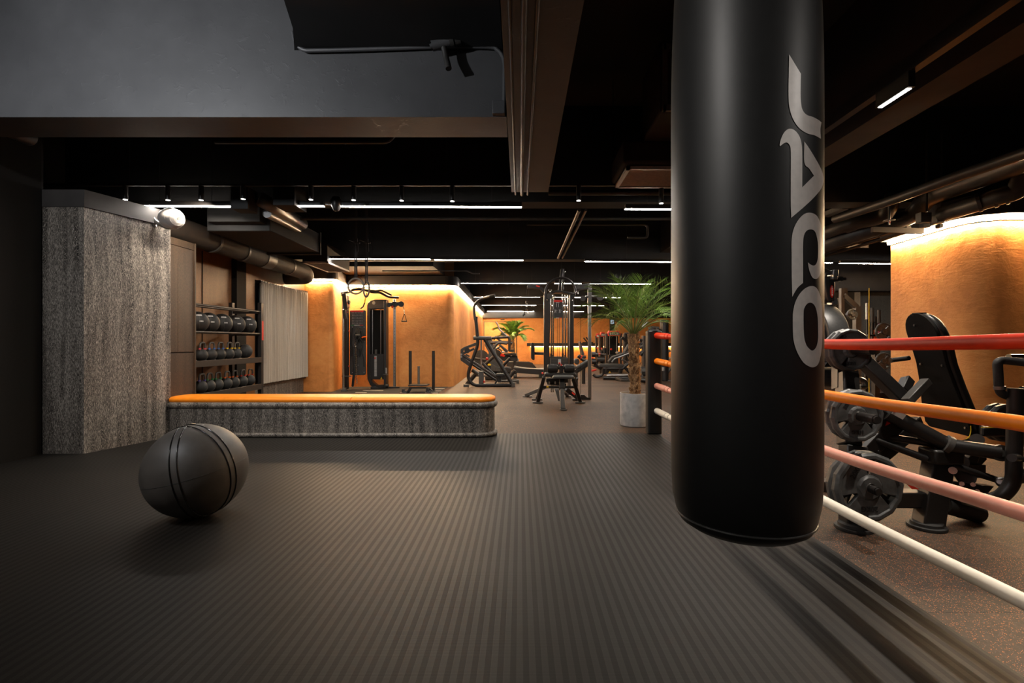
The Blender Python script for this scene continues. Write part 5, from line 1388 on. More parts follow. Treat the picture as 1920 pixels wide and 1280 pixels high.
# ------------------------------------------------------------------ inclined frame machine left of centre
q8 = crop(860, 600, 9.14)
cm = thing('belt_machine', 'black tubular frame machine with crossed diagonal tubes beside the orange wall corner', 'weight machine', floor_pt(918, 12.4))
Ya, Yd = 12.1, 12.85
def tb8(pts, r, Y, name='frame_tube', mat='frame', round_=0.12, n=12):
    pp = [q8(x, y, Y if len(p_) == 0 else p_[0]) for x, y, *p_ in pts]
    return part(name, MB().tube(rounded(pp, round_) if len(pp) > 2 else pp, r, n), M[mat], cm)
tb8([(1020 * 1.0, 0)] * 0 + [(300, -60), (295, 0), (322, 280), (330, 420), (250, 640), (165, 900), (165, 1000), (230, 1090), (290, 1112), (900, 1112)], 0.042, Ya)
tb8([(260, -620), (205, -600), (180, -560), (175, -500)], 0.0, Ya) if False else None
part('pull_bar', MB().path([q4(385, 238, 11.9), q4(350, 245, 11.95), q4(290, 262, Ya), q4(235, 295, Ya), q4(215, 340, Ya), q4(224, 430, Ya), q8(300, 0, Ya)], 0.034, 12, 5), M['frame_brown'], cm)
part('grip', MB().cyl(q4(388, 238, 11.9), q4(348, 245, 11.95), 0.042), M['strap'], cm)
tb8([(255, 305), (560, 310)], 0.05, Ya, 'handle_bar', 'frame_grey'); tb8([(560, 312), (620, 302), (860, 290), (870, 330), (868, 520)], 0.036, Yd, 'handle_bar', 'frame_brown')
tb8([(440, 310), (930, 1110)], 0.048, Ya); tb8([(880, 650), (740, 800)], 0.042, Yd); tb8([(965, 860), (845, 1010)], 0.05, Yd); tb8([(610, 615), (440, 775)], 0.044, Yd, mat='frame_brown')
tb8([(70, 600), (655, 985)], 0.034, Ya, mat='frame_brown'); tb8([(65, 640), (640, 1030)], 0.03, Ya + 0.3); tb8([(410, 740), (625, 950)], 0.036, Ya + 0.1)
tb8([(310, 905), (130, 1110)], 0.055, Yd); tb8([(230, 850), (340, 930)], 0.05, Ya + 0.4, mat='frame_grey')
part('side_plate', MB().prism(rpoly([q8(x, y, Ya - 0.02) for x, y in ((30, 500), (85, 462), (305, 378), (305, 430), (110, 495), (80, 520), (80, 630), (215, 745), (205, 810), (30, 690))], 0.03, 3), (0, 0.06, 0)), M['frame_brown'], cm, bevel=0.006)
part('hinge', MB().cyl(q8(145, 520, Ya - 0.05), q8(145, 520, Ya + 0.15), 0.07, n=18).bar(q8(85, 570, Ya), q8(270, 490, Ya), 0.05, 0.05).bar(q8(120, 590, Ya), q8(185, 620, Ya), 0.04, 0.04), M['frame'], cm)
part('bolt', MB().cyl(q8(45, 586, Ya - 0.06), q8(45, 586, Ya), 0.025).cyl(q8(45, 628, Ya - 0.06), q8(45, 628, Ya), 0.025), M['steel'], cm)
part('guide_rod', MB().cyl(q8(387, 320, Ya + 0.1), q8(387, 800, Ya + 0.1), 0.022), M['steel'], cm)
part('counterweight', MB().bar(q8(388, 872, Ya + 0.05), q8(388, 1088, Ya + 0.05), 0.12, 0.12, up=(0, 1, 0)), M['frame_grey'], cm, bevel=0.012)
part('stop_knob', MB().sphere(q8(437, 1055, Ya), 0.028), M['red'], cm); part('stop_knob', MB().sphere(q8(488, 662, Ya), 0.04), M['red'], cm)
part('seat', MB().prism(rpoly([q8(635, 920, Ya - 0.1), q8(785, 920, Ya - 0.1), q8(790, 968, Ya - 0.1), q8(640, 970, Ya - 0.1)], 0.04, 3), (0, 0.34, 0)), M['pad'], cm, bevel=0.015)
part('seat_post', MB().bar(q8(705, 970, Ya + 0.05), q8(700, 1065, Ya + 0.05), 0.08, 0.08, up=(0, 1, 0)).bar(q8(625, 1085, Ya), q8(680, 1010, Ya), 0.04, 0.04), M['frame'], cm)
tb8([(725, 1045), (990, 1042)], 0.034, Yd - 0.2, mat='frame_grey')
for a, b, c_, d, Y in ((85, 175, 1095, 1142, Ya), (905, 965, 1068, 1142, Ya), (985, 1035, 1018, 1080, Yd + 0.2), (950, 985, 935, 970, 13.9), (430, 500, 940, 970, 13.9)):
    p = q8(a, d, Y); p2 = q8(b, c_, Y)
    part('foot', MB().box(p.x, p2.x, Y - 0.06, Y + 0.06, max(GZ, p.z), p2.z), M['frame_grey'], cm, bevel=0.01)
# warning tape and slanted side of the next machine
# ------------------------------------------------------------------ machines behind it
ex = thing('stair_climber', 'dark stair climber with a grid textured body behind the crossed frame machine', 'cardio machine', floor_pt(930, 14.5))
Ye = 14.3
part('body', MB().prism(rpoly([q8(x, y, Ye) for x, y in ((440, 420), (500, 260), (560, 330), (640, 600), (760, 720), (740, 860), (560, 850), (450, 700), (520, 560))], 0.05, 3), (0, 0.5, 0)), M['pad_grey'], ex, bevel=0.02)
part('shroud', MB().prism(rpoly([q8(x, y, Ye - 0.1) for x, y in ((430, 800), (500, 720), (720, 820), (820, 800), (900, 820), (890, 900), (640, 890), (430, 880))], 0.05, 3), (0, 0.6, 0)), M['frame'], ex, bevel=0.02)
hs = MB()
for i in range(9): hs.bar(q8(560 + i * 18, 745 + i * 12, Ye - 0.12), q8(565 + i * 18, 860 + i * 3, Ye - 0.12), 0.02, 0.01, up=(0, 1, 0))
part('vent_slats', hs, M['frame_grey'], ex)
part('hazard_mark', MB().bar(q8(500, 750, Ye - 0.13), q8(522, 768, Ye - 0.13), 0.03, 0.06).bar(q8(530, 758, Ye - 0.13), q8(545, 775, Ye - 0.13), 0.02, 0.05), M['yellow'], ex)
part('hand_rail', MB().tube(rounded([q8(550, 385, Ye), q8(780, 375, Ye), q8(920, 395, Ye)], 0.1), 0.045, 10), M['frame_brown'], ex)
part('hand_rail', MB().tube(rounded([q8(870, 520, Ye + 0.5), q8(868, 300, Ye + 0.5), q8(780, 230, Ye + 0.5), q8(690, 150, Ye + 0.5), q8(675, 85, Ye + 0.5), q8(640, 30, Ye + 0.5)], 0.1), 0.026, 10), M['steel'], ex)
part('console', MB().prism([q8(x, y, Ye) for x, y in ((735, 225), (780, 225), (800, 262), (735, 262))], (0, 0.3, 0)), M['frame'], ex)
part('arm_rest', MB().path([q8(600, 480, Ye), q8(650, 410, Ye), q8(720, 385, Ye), q8(830, 400, Ye)], 0.05, 10), M['pad_grey'], ex)
bk = thing('fan_bike', 'black exercise bike with a round fan guard behind the frame machine', 'exercise bike', floor_pt(905, 15.5))
Yk = 15.2
fgm = MB()
for i in range(7): fgm.torus(q8(385, 640, Yk), (0, 1, 0), 0.05 + 0.03 * i * 1.0, 0.008, 28, 6)
part('fan_guard', fgm, M['frame_grey'], bk); part('fan_cover', MB().cyl(q8(385, 640, Yk + 0.02), q8(385, 640, Yk + 0.2), 0.24, n=32), M['frame'], bk)
part('frame_tube', MB().tube([q8(230, 640, Yk), q8(470, 680, Yk), q8(560, 790, Yk)], 0.035, 10), M['frame_grey'], bk)
part('base_bar', MB().cyl(q8(250, 945, Yk), q8(500, 945, Yk), 0.04), M['frame_grey'], bk)
b2 = thing('spin_bike', 'black spin bike with a pale rimmed flywheel guard and saddles beside the far palm', 'exercise bike', floor_pt(935, 15.0))
Yk = 15.6
part('wheel_guard', MB().torus(q8(655, 575, Yk), (0, 1, 0), 0.17, 0.022, 36, 10, a0=math.radians(150), a1=math.radians(400)), M['pad_grey'], b2)
part('flywheel', MB().cyl(q8(655, 580, Yk), q8(655, 580, Yk + 0.06), 0.14, n=32), M['frame'], b2)
part('body', MB().prism(rpoly([q8(x, y, Yk) for x, y in ((680, 560), (720, 550), (760, 610), (860, 600), (980, 640), (1010, 700), (760, 700), (700, 660))], 0.05, 3), (0, 0.25, 0)), M['frame'], b2, bevel=0.02)
part('side_label', MB().bar(q8(718, 595, Yk - 0.01), q8(790, 605, Yk - 0.01), 0.01, 0.08), M['red'], b2)
for pts, r, mt in ((((700, 420), (840, 540)), 0.04, 'frame'), (((600, 520), (720, 440), (820, 550)), 0.035, 'pad_grey'), (((740, 548), (850, 548)), 0.025, 'steel'), (((620, 280), (740, 370)), 0.035, 'frame')):
    part('frame_tube', MB().tube([q8(x, y, Yk) for x, y in pts], r, 10), M[mt], b2)
for (x0, x1, y0, y1) in ((835, 950, 505, 545), (760, 990, 570, 605)):
    part('saddle', MB().prism(rpoly([q8(x0, y0, Yk - 0.1), q8(x1, y0 - 2, Yk - 0.1), q8(x1, y1, Yk - 0.1), q8(x0 + 30, y1, Yk - 0.1)], 0.04, 3), (0, 0.25, 0)), M['pad'], b2, bevel=0.02)
part('body', MB().prism(rpoly([q8(x, y, Yk + 0.1) for x, y in ((850, 615), (1005, 600), (1015, 700), (860, 705))], 0.04, 3), (0, 0.3, 0)), M['pad_grey'], b2, bevel=0.02)
def treadmill(label, Y, top, side, x_off):
    t = thing('treadmill', label, 'treadmill', floor_pt(top[0][0], Y), 'curved treadmills')
    part('side_panel', MB().prism([P(x, y, Y) for x, y in side], (0, 0.06, 0)), M['frame'], t, bevel=0.01)
    part('side_panel', MB().prism([P(x, y, Y) + Vector((0, 0.62, 0)) for x, y in side], (0, 0.06, 0)), M['frame'], t, bevel=0.01)
    d = MB(); pts = smooth([P(x, y, Y) for x, y in top], 8)
    for a, b in zip(pts[:-1], pts[1:]):
        d.bar(a.lerp(b, 0.04) + Vector((0, 0.34, 0)), a.lerp(b, 0.96) + Vector((0, 0.34, 0)), 0.56, 0.03)
    part('slat_belt', d, M['slat_metal'], t)
    return t
treadmill('pale slatted curved treadmill deck behind the multi station left arm, the farther one', 19.0, [(955, 679), (975, 680.5), (990, 681), (1001, 684)], [(950, 679), (958, 678), (992, 679), (999, 681), (1006, 690), (1002, 694), (950, 694)], 0)
t2 = treadmill('dark curved treadmill nearer than the pale slatted one, left of the multi station seat', 15.0, [(964, 688), (985, 691.5), (1005, 693), (1021, 692.5)], [(962, 689), (1021, 693), (1021, 706), (1010, 702), (962, 698.5)], 0)
for xx in (966, 1014): part('foot_bar', MB().box(P(xx, 0, 15).x - 0.05, P(xx, 0, 15).x + 0.05, 15.0, 15.68, GZ, 0.17 if xx < 1000 else 0.1), M['frame'], t2, bevel=0.01)
part('base', MB().box(q8(450, 0, Ye).x, q8(900, 0, Ye).x, Ye, Ye + 0.5, GZ, q8(0, 880, Ye).z), M['frame'], ex, bevel=0.03)
for xx in (700, 960): part('stand_leg', MB().cyl(q8(xx, 690, 15.7), (q8(xx, 0, 15.7).x, 15.7, GZ), 0.04), M['frame'], b2)
# ------------------------------------------------------------------ weight plates
def weight_plate(c, r, th, label, rot=0.0, text=None, group='weight plates on the machine', sides=14):
    c = Vector(c); t = thing('weight_plate', label, 'weight plate', c, group)
    ax = Vector((0, 1, 0))
    def pt_(a, rr, y): return c + Vector((math.cos(a) * rr, y, math.sin(a) * rr))
    m = MB(); n = sides; prof = [(0.80, 0.012), (0.84, 0.0), (0.93, 0.0), (1.0, 0.014), (1.0, th - 0.01), (0.93, th), (0.80, th)]
    vs = []; fs = []
    for k in range(n):
        a = rot + 2 * PI * k / n
        for rr, y in prof: vs.append(pt_(a, rr * r, y))
    L = len(prof)
    for k in range(n):
        k2 = (k + 1) % n
        for j in range(L): fs.append((k * L + j, k * L + (j + 1) % L, k2 * L + (j + 1) % L, k2 * L + j))
    m.add(vs, fs)
    part('rim', m, M['plate'], t, bevel=0.002, angle=20)
    for s in range(3):
        a0 = rot + s * 2 * PI / 3 - math.radians(47); a1 = rot + s * 2 * PI / 3 + math.radians(47)
        k = 8; outl = [pt_(a0 + (a1 - a0) * i / k, r * 0.83, 0.010) for i in range(k + 1)]
        a2, a3 = a0 - math.radians(8), a1 + math.radians(8)
        outl += [pt_(a3 + (a2 - a3) * i / k, r * 0.36, 0.010) for i in range(k + 1)]
        part('web', MB().prism(outl, (0, th * 0.55, 0)), M['plate'], t, bevel=0.003)
    part('hub', MB().lathe([(0.027, -0.004), (r * 0.30, -0.004), (r * 0.34, 0.006), (r * 0.38, 0.012), (r * 0.38, th - 0.004), (0.027, th - 0.004)], c, ax, n=12), M['plate'], t, angle=20)
    part('insert_ring', MB().torus(c + Vector((0, -0.005, 0)), ax, 0.0275, 0.0035, 32, 8), M['sleeve'], t)
    if text:
        for ang, flip in ((math.radians(128), 0), (math.radians(270), 1)):
            rr = r * 0.60; p = pt_(ang, rr, 0.0085)
            if flip: xd = Vector((-1, 0, 0)); yd = Vector((0, 0, -1))
            else:
                xd = Vector((math.cos(ang - PI / 2 + 0.35), 0, math.sin(ang - PI / 2 + 0.35))); yd = Vector((-xd.z, 0, xd.x))
            part('lettering', text_mb(text, p, xd, yd, r * 0.2, 0.0012, bold=0.0012), M['plate_text'], t)
    return t
q7 = crop(1530, 700, 3.556); q6 = crop(1530, 480, 4.267)
weight_plate(q7(365, 765, 2.80), 0.205, 0.05, 'large dark 20KG weight plate, lowest on the machine, in front of its pair', PI / 6, '20KG')
weight_plate(q7(365, 765, 2.80) + Vector((0.0, 0.055, 0)), 0.205, 0.05, 'large dark weight plate hidden mostly behind the lowest 20KG plate', PI / 6 + 0.3)
weight_plate(q7(286, 285, 2.86), 0.158, 0.04, 'middle sized weight plate on the machine below the orange rope', PI / 6, '10KG')
weight_plate(q7(286, 285, 2.86) + Vector((0, 0.045, 0)), 0.158, 0.04, 'middle sized weight plate behind the one below the orange rope', PI / 6 + 0.25)
weight_plate(q6(288, 752, 3.15), 0.142, 0.04, 'weight plate behind the red rope at the top of the machine', math.radians(70), '15KG')
weight_plate(q6(288, 752, 3.15) + Vector((0, 0.045, 0)), 0.142, 0.04, 'weight plate just behind the one at the red rope', 0.35)

# ------------------------------------------------------------------ plate loaded press
ld = thing('plate_loaded_machine', 'black plate loaded chest press with tall backrest behind the ropes at the right', 'weight machine', (2.5, 3.0, GZ))
def prt(name, mb, mat='frame', bevel=0.0, label=None): return part(name, mb, M[mat], ld, bevel, label)
Y0_ = 2.93
def disc_foot(x, y, Y):
    c_ = q7(x, y, Y); c_.z = GZ
    prt('foot', MB().lathe([(0.001, 0), (0.098, 0), (0.1, 0.008), (0.098, 0.018), (0.082, 0.020), (0.08, 0.036), (0.001, 0.038)], c_, n=40), 'rubber')
disc_foot(250, 1075, 2.90); disc_foot(738, 1030, 2.92)
prt('upright', MB().bar(q7(248, 1055, 2.92), q7(248, 480, 3.02), 0.13, 0.09, up=(0, 1, 0)), bevel=0.008)
prt('upright', MB().bar(q7(222, 480, 3.03), q7(205, 0, 3.2), 0.11, 0.09, up=(0, 1, 0)), bevel=0.008)
prt('side_rail', MB().bar(q6(165, 1060, 3.2), q6(165, 880, 3.25), 0.03, 0.06, up=(0, 1, 0)), 'frame_brown')
prt('base_beam', MB().bar(q7(300, 830, 3.0), q7(740, 832, 2.98), 0.1, 0.095), bevel=0.008)
prt('base_beam', MB().bar(q7(700, 835, 3.0), q7(760, 850, 2.97), 0.09, 0.1), bevel=0.008)
prt('support_post', MB().bar(q7(745, 1020, 2.93), q7(815, 585, 3.0), 0.135, 0.1, up=(0, 1, 0)), bevel=0.008)
prt('post_cap', MB().bar(q7(735, 545, 2.96), q7(930, 545, 2.96), 0.14, 0.088), 'pad', bevel=0.014)
prt('diagonal_beam', MB().bar(q7(665, 330, 3.3), q7(380, 560, 3.1), 0.1, 0.1, up=(0, 1, 0)), bevel=0.008)
prt('gusset', MB().prism([q7(x, y, 3.06) for x, y in ((440, 240), (560, 290), (605, 355), (500, 470), (440, 520), (300, 530), (420, 400))], (0, 0.05, 0)), bevel=0.005)
lg = MB().prism([q7(x, y, 3.054) for x, y in ((462, 350), (478, 306), (520, 322))], (0, 0.004, 0))
prt('red_badge', lg, 'red', label='red triangular badge')
prt('red_badge', MB().prism([q7(x, y, 2.98) for x, y in ((345, 355), (350, 320), (372, 296), (376, 325))], (0, 0.004, 0)), 'red', label='red badge glimpsed through the middle plate')
prt('red_badge', MB().prism([q7(x, y, 2.95) for x, y in ((605, 735), (650, 750), (690, 772), (640, 770))], (0, 0.004, 0)), 'red', label='red badge by the base')
# lever arms
prt('lever_arm', MB().bar(q6(330, 790, 3.22), q6(720, 1170, 3.08), 0.075, 0.09, up=(0, 1, 0)), bevel=0.007)
prt('lever_tube', MB().cyl(q7(480, 265, 3.05), q7(870, 475, 2.93), 0.046, n=24))
prt('lever_collar', MB().cyl(q7(858, 466, 2.92), q7(895, 482, 2.91), 0.055, n=24), 'frame_grey')
prt('lever_grip', MB().cyl(q7(885, 478, 2.91), q7(1225, 528, 2.8), 0.042, n=24))
prt('grip_cap', MB().cyl(q7(1222, 528, 2.80), q7(1240, 531, 2.78), 0.047, n=24).cyl(q7(1238, 531, 2.775), q7(1241, 531, 2.77), 0.02, n=12), 'frame_grey')
prt('warning_plate', MB().bar(q7(515, 252, 2.985), q7(590, 292, 2.96), 0.004, 0.034), 'warning', label='white warning label')
wl = MB()
for i in range(4): wl.bar(q7(520 + i * 18, 250 + i * 10, 2.98), q7(530 + i * 18, 256 + i * 10, 2.976), 0.004, 0.012)
prt('label_print', wl, 'red')
prt('link_rod', MB().cyl(q7(430, 415, 3.1), q7(790, 470, 2.98), 0.022, n=16)); prt('link_rod', MB().cyl(q7(390, 440, 3.08), q7(740, 570, 2.96), 0.022, n=16))
prt('link_rod', MB().cyl(q7(910, 612, 2.95), q7(1235, 718, 2.85), 0.02, n=16))
prt('rod_end', MB().sphere(q7(1243, 725, 2.83), 0.032, 16, 10).cyl(q7(1225, 722, 2.80), q7(1262, 728, 2.86), 0.014), 'steel')
# sleeves
for (x, y, Y, r, L) in ((285, 283, 2.86, 0.026, 0.14), (360, 766, 2.80, 0.024, 0.06), (375, 750, 3.0, 0.0, 0)):
    if L:
        a = q7(x, y, Y); prt('sleeve_horn', MB().cyl(a + Vector((0, 0.2, 0)), a - Vector((0, L, 0)), r, n=24).cyl(a - Vector((0, L, 0)), a - Vector((0, L + 0.012, 0)), r * 0.82, n=24), 'frame')
a = q6(300, 752, 3.15); prt('sleeve_horn', MB().cyl(a + Vector((-0.01, 0.2, 0)), a + Vector((0.01, -0.16, -0.0)), 0.026, n=24), 'frame')
# handle with loop and J post on the right
prt('press_handle', MB().tube(rounded([q6(1780, 860, 2.65), q6(1664, 850, 2.7), q6(1490, 832, 2.75), q6(1452, 850, 2.75), q6(1463, 1040, 2.75), q6(1475, 1095, 2.75), q6(1560, 1130, 2.75)], 0.06, 6), 0.0225, 18), 'rubber')
prt('handle_clamp', MB().tube([q6(1469, 1040, 2.75), q6(1471, 1066, 2.75)], 0.027, 20), 'steel')
prt('end_post', MB().tube(rounded([q7(1333, 98, 2.72), q7(1325, 400, 2.72), q7(1318, 730, 2.72), q7(1230, 830, 2.74), q7(1090, 850, 2.9)], 0.12, 8), 0.037, 28))
prt('post_knob', MB().cyl(q7(1306, 562, 2.64), q7(1345, 562, 2.68), 0.022, n=12))
prt('side_arm', MB().cyl(q7(1370, 108, 2.72), q7(1480, 105, 2.72), 0.018)); prt('side_arm', MB().cyl(q7(1350, 700, 2.72), q7(1480, 640, 2.65), 0.03))
prt('side_arm', MB().cyl(q7(1350, 565, 2.72), q7(1480, 585, 2.65), 0.018))
prt('counter_arm', MB().tube([q6(1540, 812, 3.0), q6(1664, 812, 3.0), q6(1800, 812, 3.0)], 0.022, 14), 'chrome')
# backrest
A0 = q6(960, 500, 3.08)
lean = (q7(1030, 420, 3.08) - q6(900, 470, 3.08)).normalized()   # down the pad
top = q6(905, 445, 3.08)
H = (q7(1000, 440, 3.08) - top).length
def back_pt(u, v, d=0): # u across (0 near camera), v down
    return top + Vector((0, 1, 0)) * (u * 0.30) + Vector((0.05, 0, 0.0)) * u + lean * (v * H) + Vector((1, -0.12, 0)).normalized() * d
def back_outline(ins=0):
    o = []
    for i in range(13):
        a = PI - PI * i / 12; o.append((0.5 + (0.5 - ins) * math.cos(a), 0.17 - (0.17 - ins * 0.5) * math.sin(a)))
    o += [(1.0 - ins, 0.3), (1.02 - ins, 0.42), (1.15 - ins, 0.6), (1.35 - ins, 0.8), (1.45 - ins, 0.96), (1.35, 1.0 - ins * .3), (0.1, 1.0 - ins * .3), (0.0 + ins, 0.96), (-0.02 + ins, 0.8), (0.03 + ins, 0.6), (0.05 + ins, 0.42), (0.0 + ins, 0.3)]
    return o
nrm = Vector((1, -0.12, 0)).normalized()
prt('back_panel', MB().prism([back_pt(u, v) for u, v in back_outline()], nrm * 0.018), 'dark_panel', bevel=0.003)
prt('back_cushion', MB().prism([back_pt(u, v, 0.02) for u, v in back_outline(0.0)], nrm * 0.062), 'pad', bevel=0.02)
for u, v in ((0.6, 0.10), (0.15, 0.43), (0.85, 0.43), (0.1, 0.93)): prt('screw', MB().cyl(back_pt(u, v, -0.008), back_pt(u, v, 0), 0.008, n=8), 'steel')
prt('pad_tab', MB().boxc(back_pt(0.5, 0.01, 0.03), (0.05, 0.06, 0.02)), 'strap')
prt('piping', MB().tube([back_pt(u, v, 0.084) for u, v in back_outline()[10:17]], 0.003, 6), 'yellow', label='yellow seam piping')
prt('piping', MB().path([q7(1000, 438, 2.98), q7(1022, 420, 2.97), q7(1032, 385, 2.97), q7(1032, 350, 2.97)], 0.003, 6), 'yellow', label='yellow seam piping')
sa, sb = q7(1030, 350, 3.05), q7(1180, 350, 3.3)
prt('seat', MB().prism(rpoly([(sa.x, 2.98, sa.z - 0.055), (sa.x + 0.34, 2.98, sa.z - 0.055), (sa.x + 0.55, 3.3, sa.z - 0.055), (sa.x + 0.28, 3.34, sa.z - 0.055)], 0.05, 5), (0, 0, 0.06)), 'pad', bevel=0.014)
prt('seat_trim', MB().tube([(sa.x, 2.979, sa.z + 0.004), (sa.x + 0.3, 2.979, sa.z + 0.004)], 0.003, 6), 'yellow')
prt('seat_pivot', MB().cyl(q7(1075, 440, 2.9), q7(1075, 440, 3.1), 0.034, n=20), 'frame_grey')
prt('seat_frame', MB().bar(q7(1070, 450, 3.1), q7(1000, 640, 3.1), 0.06, 0.06, up=(0, 1, 0)).bar(q7(930, 500, 3.1), q7(1080, 460, 3.1), 0.06, 0.06).bar(q7(1090, 545, 3.15), q7(950, 680, 3.1), 0.055, 0.07, up=(0, 1, 0)), bevel=0.006)
prt('pivot_block', MB().cyl(q7(960, 590, 2.95), q7(960, 590, 3.15), 0.045).cyl(q7(1000, 690, 2.98), q7(1000, 690, 3.15), 0.05).boxc(q7(1020, 640, 3.1), (0.12, 0.1, 0.08)))
prt('base_plate', MB().prism([q7(x, y, 2.95) for x, y in ((880, 720), (1190, 752), (1140, 810), (1090, 830), (870, 850))], (0, 0.04, 0)), bevel=0.004)
bo = MB()
for x, y in ((912, 646), (972, 735), (1047, 740), (1047, 790), (1096, 803), (1075, 785)): bo.cyl(q7(x, y, 2.925), q7(x, y, 2.95), 0.013 if x != 912 else 0.022, n=12)
prt('bolt', bo, 'chrome')
prt('bracket', MB().bar(q6(725, 1165, 3.0), q6(885, 1000, 3.05), 0.045, 0.055, up=(0, 1, 0)), 'frame_grey', bevel=0.004, label='grey square bracket')
prt('bracket', MB().bar(q6(690, 1080, 3.25), q6(735, 985, 3.3), 0.06, 0.06, up=(0, 1, 0)), bevel=0.004)
prt('side_handle', MB().cyl(q6(605, 832, 3.4), q6(745, 815, 3.4), 0.016, n=14), 'rubber'); prt('handle_cap', MB().cyl(q6(596, 833, 3.4), q6(608, 831, 3.4), 0.018, n=14), 'steel')
prt('foot_roller', MB().lathe([(0.001, 0), (0.05, 0), (0.055, 0.01), (0.055, 0.12), (0.058, 0.13), (0.058, 0.28), (0.05, 0.29), (0.001, 0.29)], q7(850, 872, 2.98), (q7(1130, 942, 3.05) - q7(850, 872, 2.98)), n=24), 'rubber')
weight_plate((q7(1290, 335, 3.1)), 0.125, 0.045, 'dark weight plate partly behind the right end post', 0.3)
weight_plate((q7(1290, 335, 3.1)) + Vector((0, 0.05, 0)), 0.125, 0.045, 'second dark weight plate behind the right end post', 0.3)
prt('sleeve_horn', MB().cyl(q7(1290, 335, 3.4), q7(1290, 335, 3.05), 0.024)); prt('red_stripe', MB().bar(q7(1170, 408, 3.1), q7(1215, 415, 3.1), 0.02, 0.006), 'red')

# ------------------------------------------------------------------ machine with the big curved pad, behind the bag
qd = crop(1540, 500, 9.14)
dm = thing('curved_pad_machine', 'tall machine with a big curved drum pad and red oval badge, right of the bag', 'weight machine', (2.35, 3.9, GZ))
cx_, cy_, cz_ = 2.27, 3.84, 1.10
R_ = 0.30
dr_ = MB(); prof = []
rim = [(R_ - 0.075, 0.0), (R_ - 0.004, 0.0), (R_, 0.006), (R_, 0.15), (R_ - 0.004, 0.156), (R_ - 0.075, 0.156)]
n = 40; vs = []; fs = []
for k in range(n):
    a = math.radians(-30 + 250 * k / (n - 1))
    for rr, x in rim: vs.append((cx_ + x, cy_ - math.cos(a) * rr, cz_ + math.sin(a) * rr))
L = len(rim)
for k in range(n - 1):
    for j in range(L): fs.append((k * L + j, k * L + (j + 1) % L, (k + 1) * L + (j + 1) % L, (k + 1) * L + j))
fs += [tuple(range(L)), tuple((n - 1) * L + j for j in range(L))]
dr_.add(vs, fs)
part('drum_pad', dr_, M['pad_grey'], dm, angle=40, bevel=0.004)
part('drum_side', MB().torus((cx_ - 0.004, cy_, cz_), (1, 0, 0), R_ - 0.06, 0.02, 48, 8), M['frame_brown'], dm)
part('upright', MB().bar((2.52, 4.15, GZ), (2.52, 4.15, 1.62), 0.09, 0.09, up=(0, 1, 0)).bar((2.3, 4.15, GZ + 0.04), (2.3, 3.6, GZ + 0.04), 0.08, 0.08), M['frame_brown'], dm, bevel=0.006)
part('drum_axle', MB().cyl((cx_ - 0.02, cy_, cz_), (2.5, cy_, cz_), 0.04).bar((2.48, cy_, cz_), (2.5, 4.15, cz_), 0.07, 0.07), M['frame'], dm)
Yh = 3.7
part('head', MB().prism([qd(x, y, Yh) for x, y in ((60, 165), (150, 165), (240, 270), (235, 575), (140, 600), (120, 560), (60, 260))], (0, 0.08, 0)), M['frame'], dm, bevel=0.006)
ovl = [qd(185 + 30 * math.cos(a), 420 + 108 * math.sin(a) * (1 - 0.12 * abs(math.cos(a))), Yh - 0.006) for a in [i * PI / 12 for i in range(24)]]
bdg = part('badge', MB().prism(ovl, (0, 0.006, 0)), M['red'], dm, label='red oval badge')
lt = MB()
for i in range(7): lt.bar(qd(176, 345 + i * 24, Yh - 0.008), qd(196, 345 + i * 24 + (i % 3) * 5, Yh - 0.008), 0.002, 0.005)
part('badge_print', lt, M['white'], bdg)
part('head_block', MB().bar(qd(150, 120, Yh), qd(240, 120, Yh), 0.08, 0.05).bar(qd(150, 185, Yh), qd(235, 185, Yh), 0.07, 0.035), M['steel'], dm, bevel=0.004)
part('grip', MB().path([qd(-40, 20, Yh), qd(50, 45, Yh), qd(140, 90, Yh), qd(175, 120, Yh), qd(130, 115, Yh), qd(60, 130, Yh)], 0.012, 10), M['rubber'], dm)
part('side_peg', MB().bar(qd(160, 240, Yh), qd(310, 205, Yh), 0.03, 0.028).bar(qd(305, 212, Yh), qd(350, 208, Yh), 0.035, 0.035).cyl(qd(350, 210, Yh), qd(415, 207, Yh), 0.010), M['frame'], dm)
part('lower_block', MB().bar(qd(140, 600, Yh + 0.05), qd(238, 600, Yh + 0.05), 0.07, 0.055).bar(qd(20, 590, Yh + 0.05), qd(130, 580, Yh + 0.05), 0.03, 0.03), M['steel'], dm, bevel=0.004)
part('roller', MB().cyl(q6(-20, 965, 3.7), q6(150, 965, 3.7), 0.075, n=24), M['rubber'], dm)
part('roller', MB().cyl(q6(250, 985, 3.55), q6(250, 985, 3.7), 0.05, n=24), M['rubber'], dm)
part('roller_screw', MB().cyl(q6(258, 985, 3.53), q6(258, 985, 3.55), 0.012, n=10), M['chrome'], dm)
part('shroud', MB().bar(q6(250, 900, 3.72), q6(250, 1080, 3.72), 0.12, 0.1, up=(0, 1, 0)), M['frame'], dm, bevel=0.01)
part('frame_bar', MB().bar(q6(60, 620, 3.9), q6(100, 900, 3.9), 0.08, 0.06, up=(0, 1, 0)).bar(q6(60, 870, 3.8), q6(130, 920, 3.8), 0.05, 0.05), M['frame'], dm)
part('clamp', MB().path([q6(320, 1000, 3.8), q6(350, 985, 3.8), q6(385, 1000, 3.8), q6(395, 1040, 3.8), q6(350, 1050, 3.8)], 0.02, 10), M['steel'], dm)

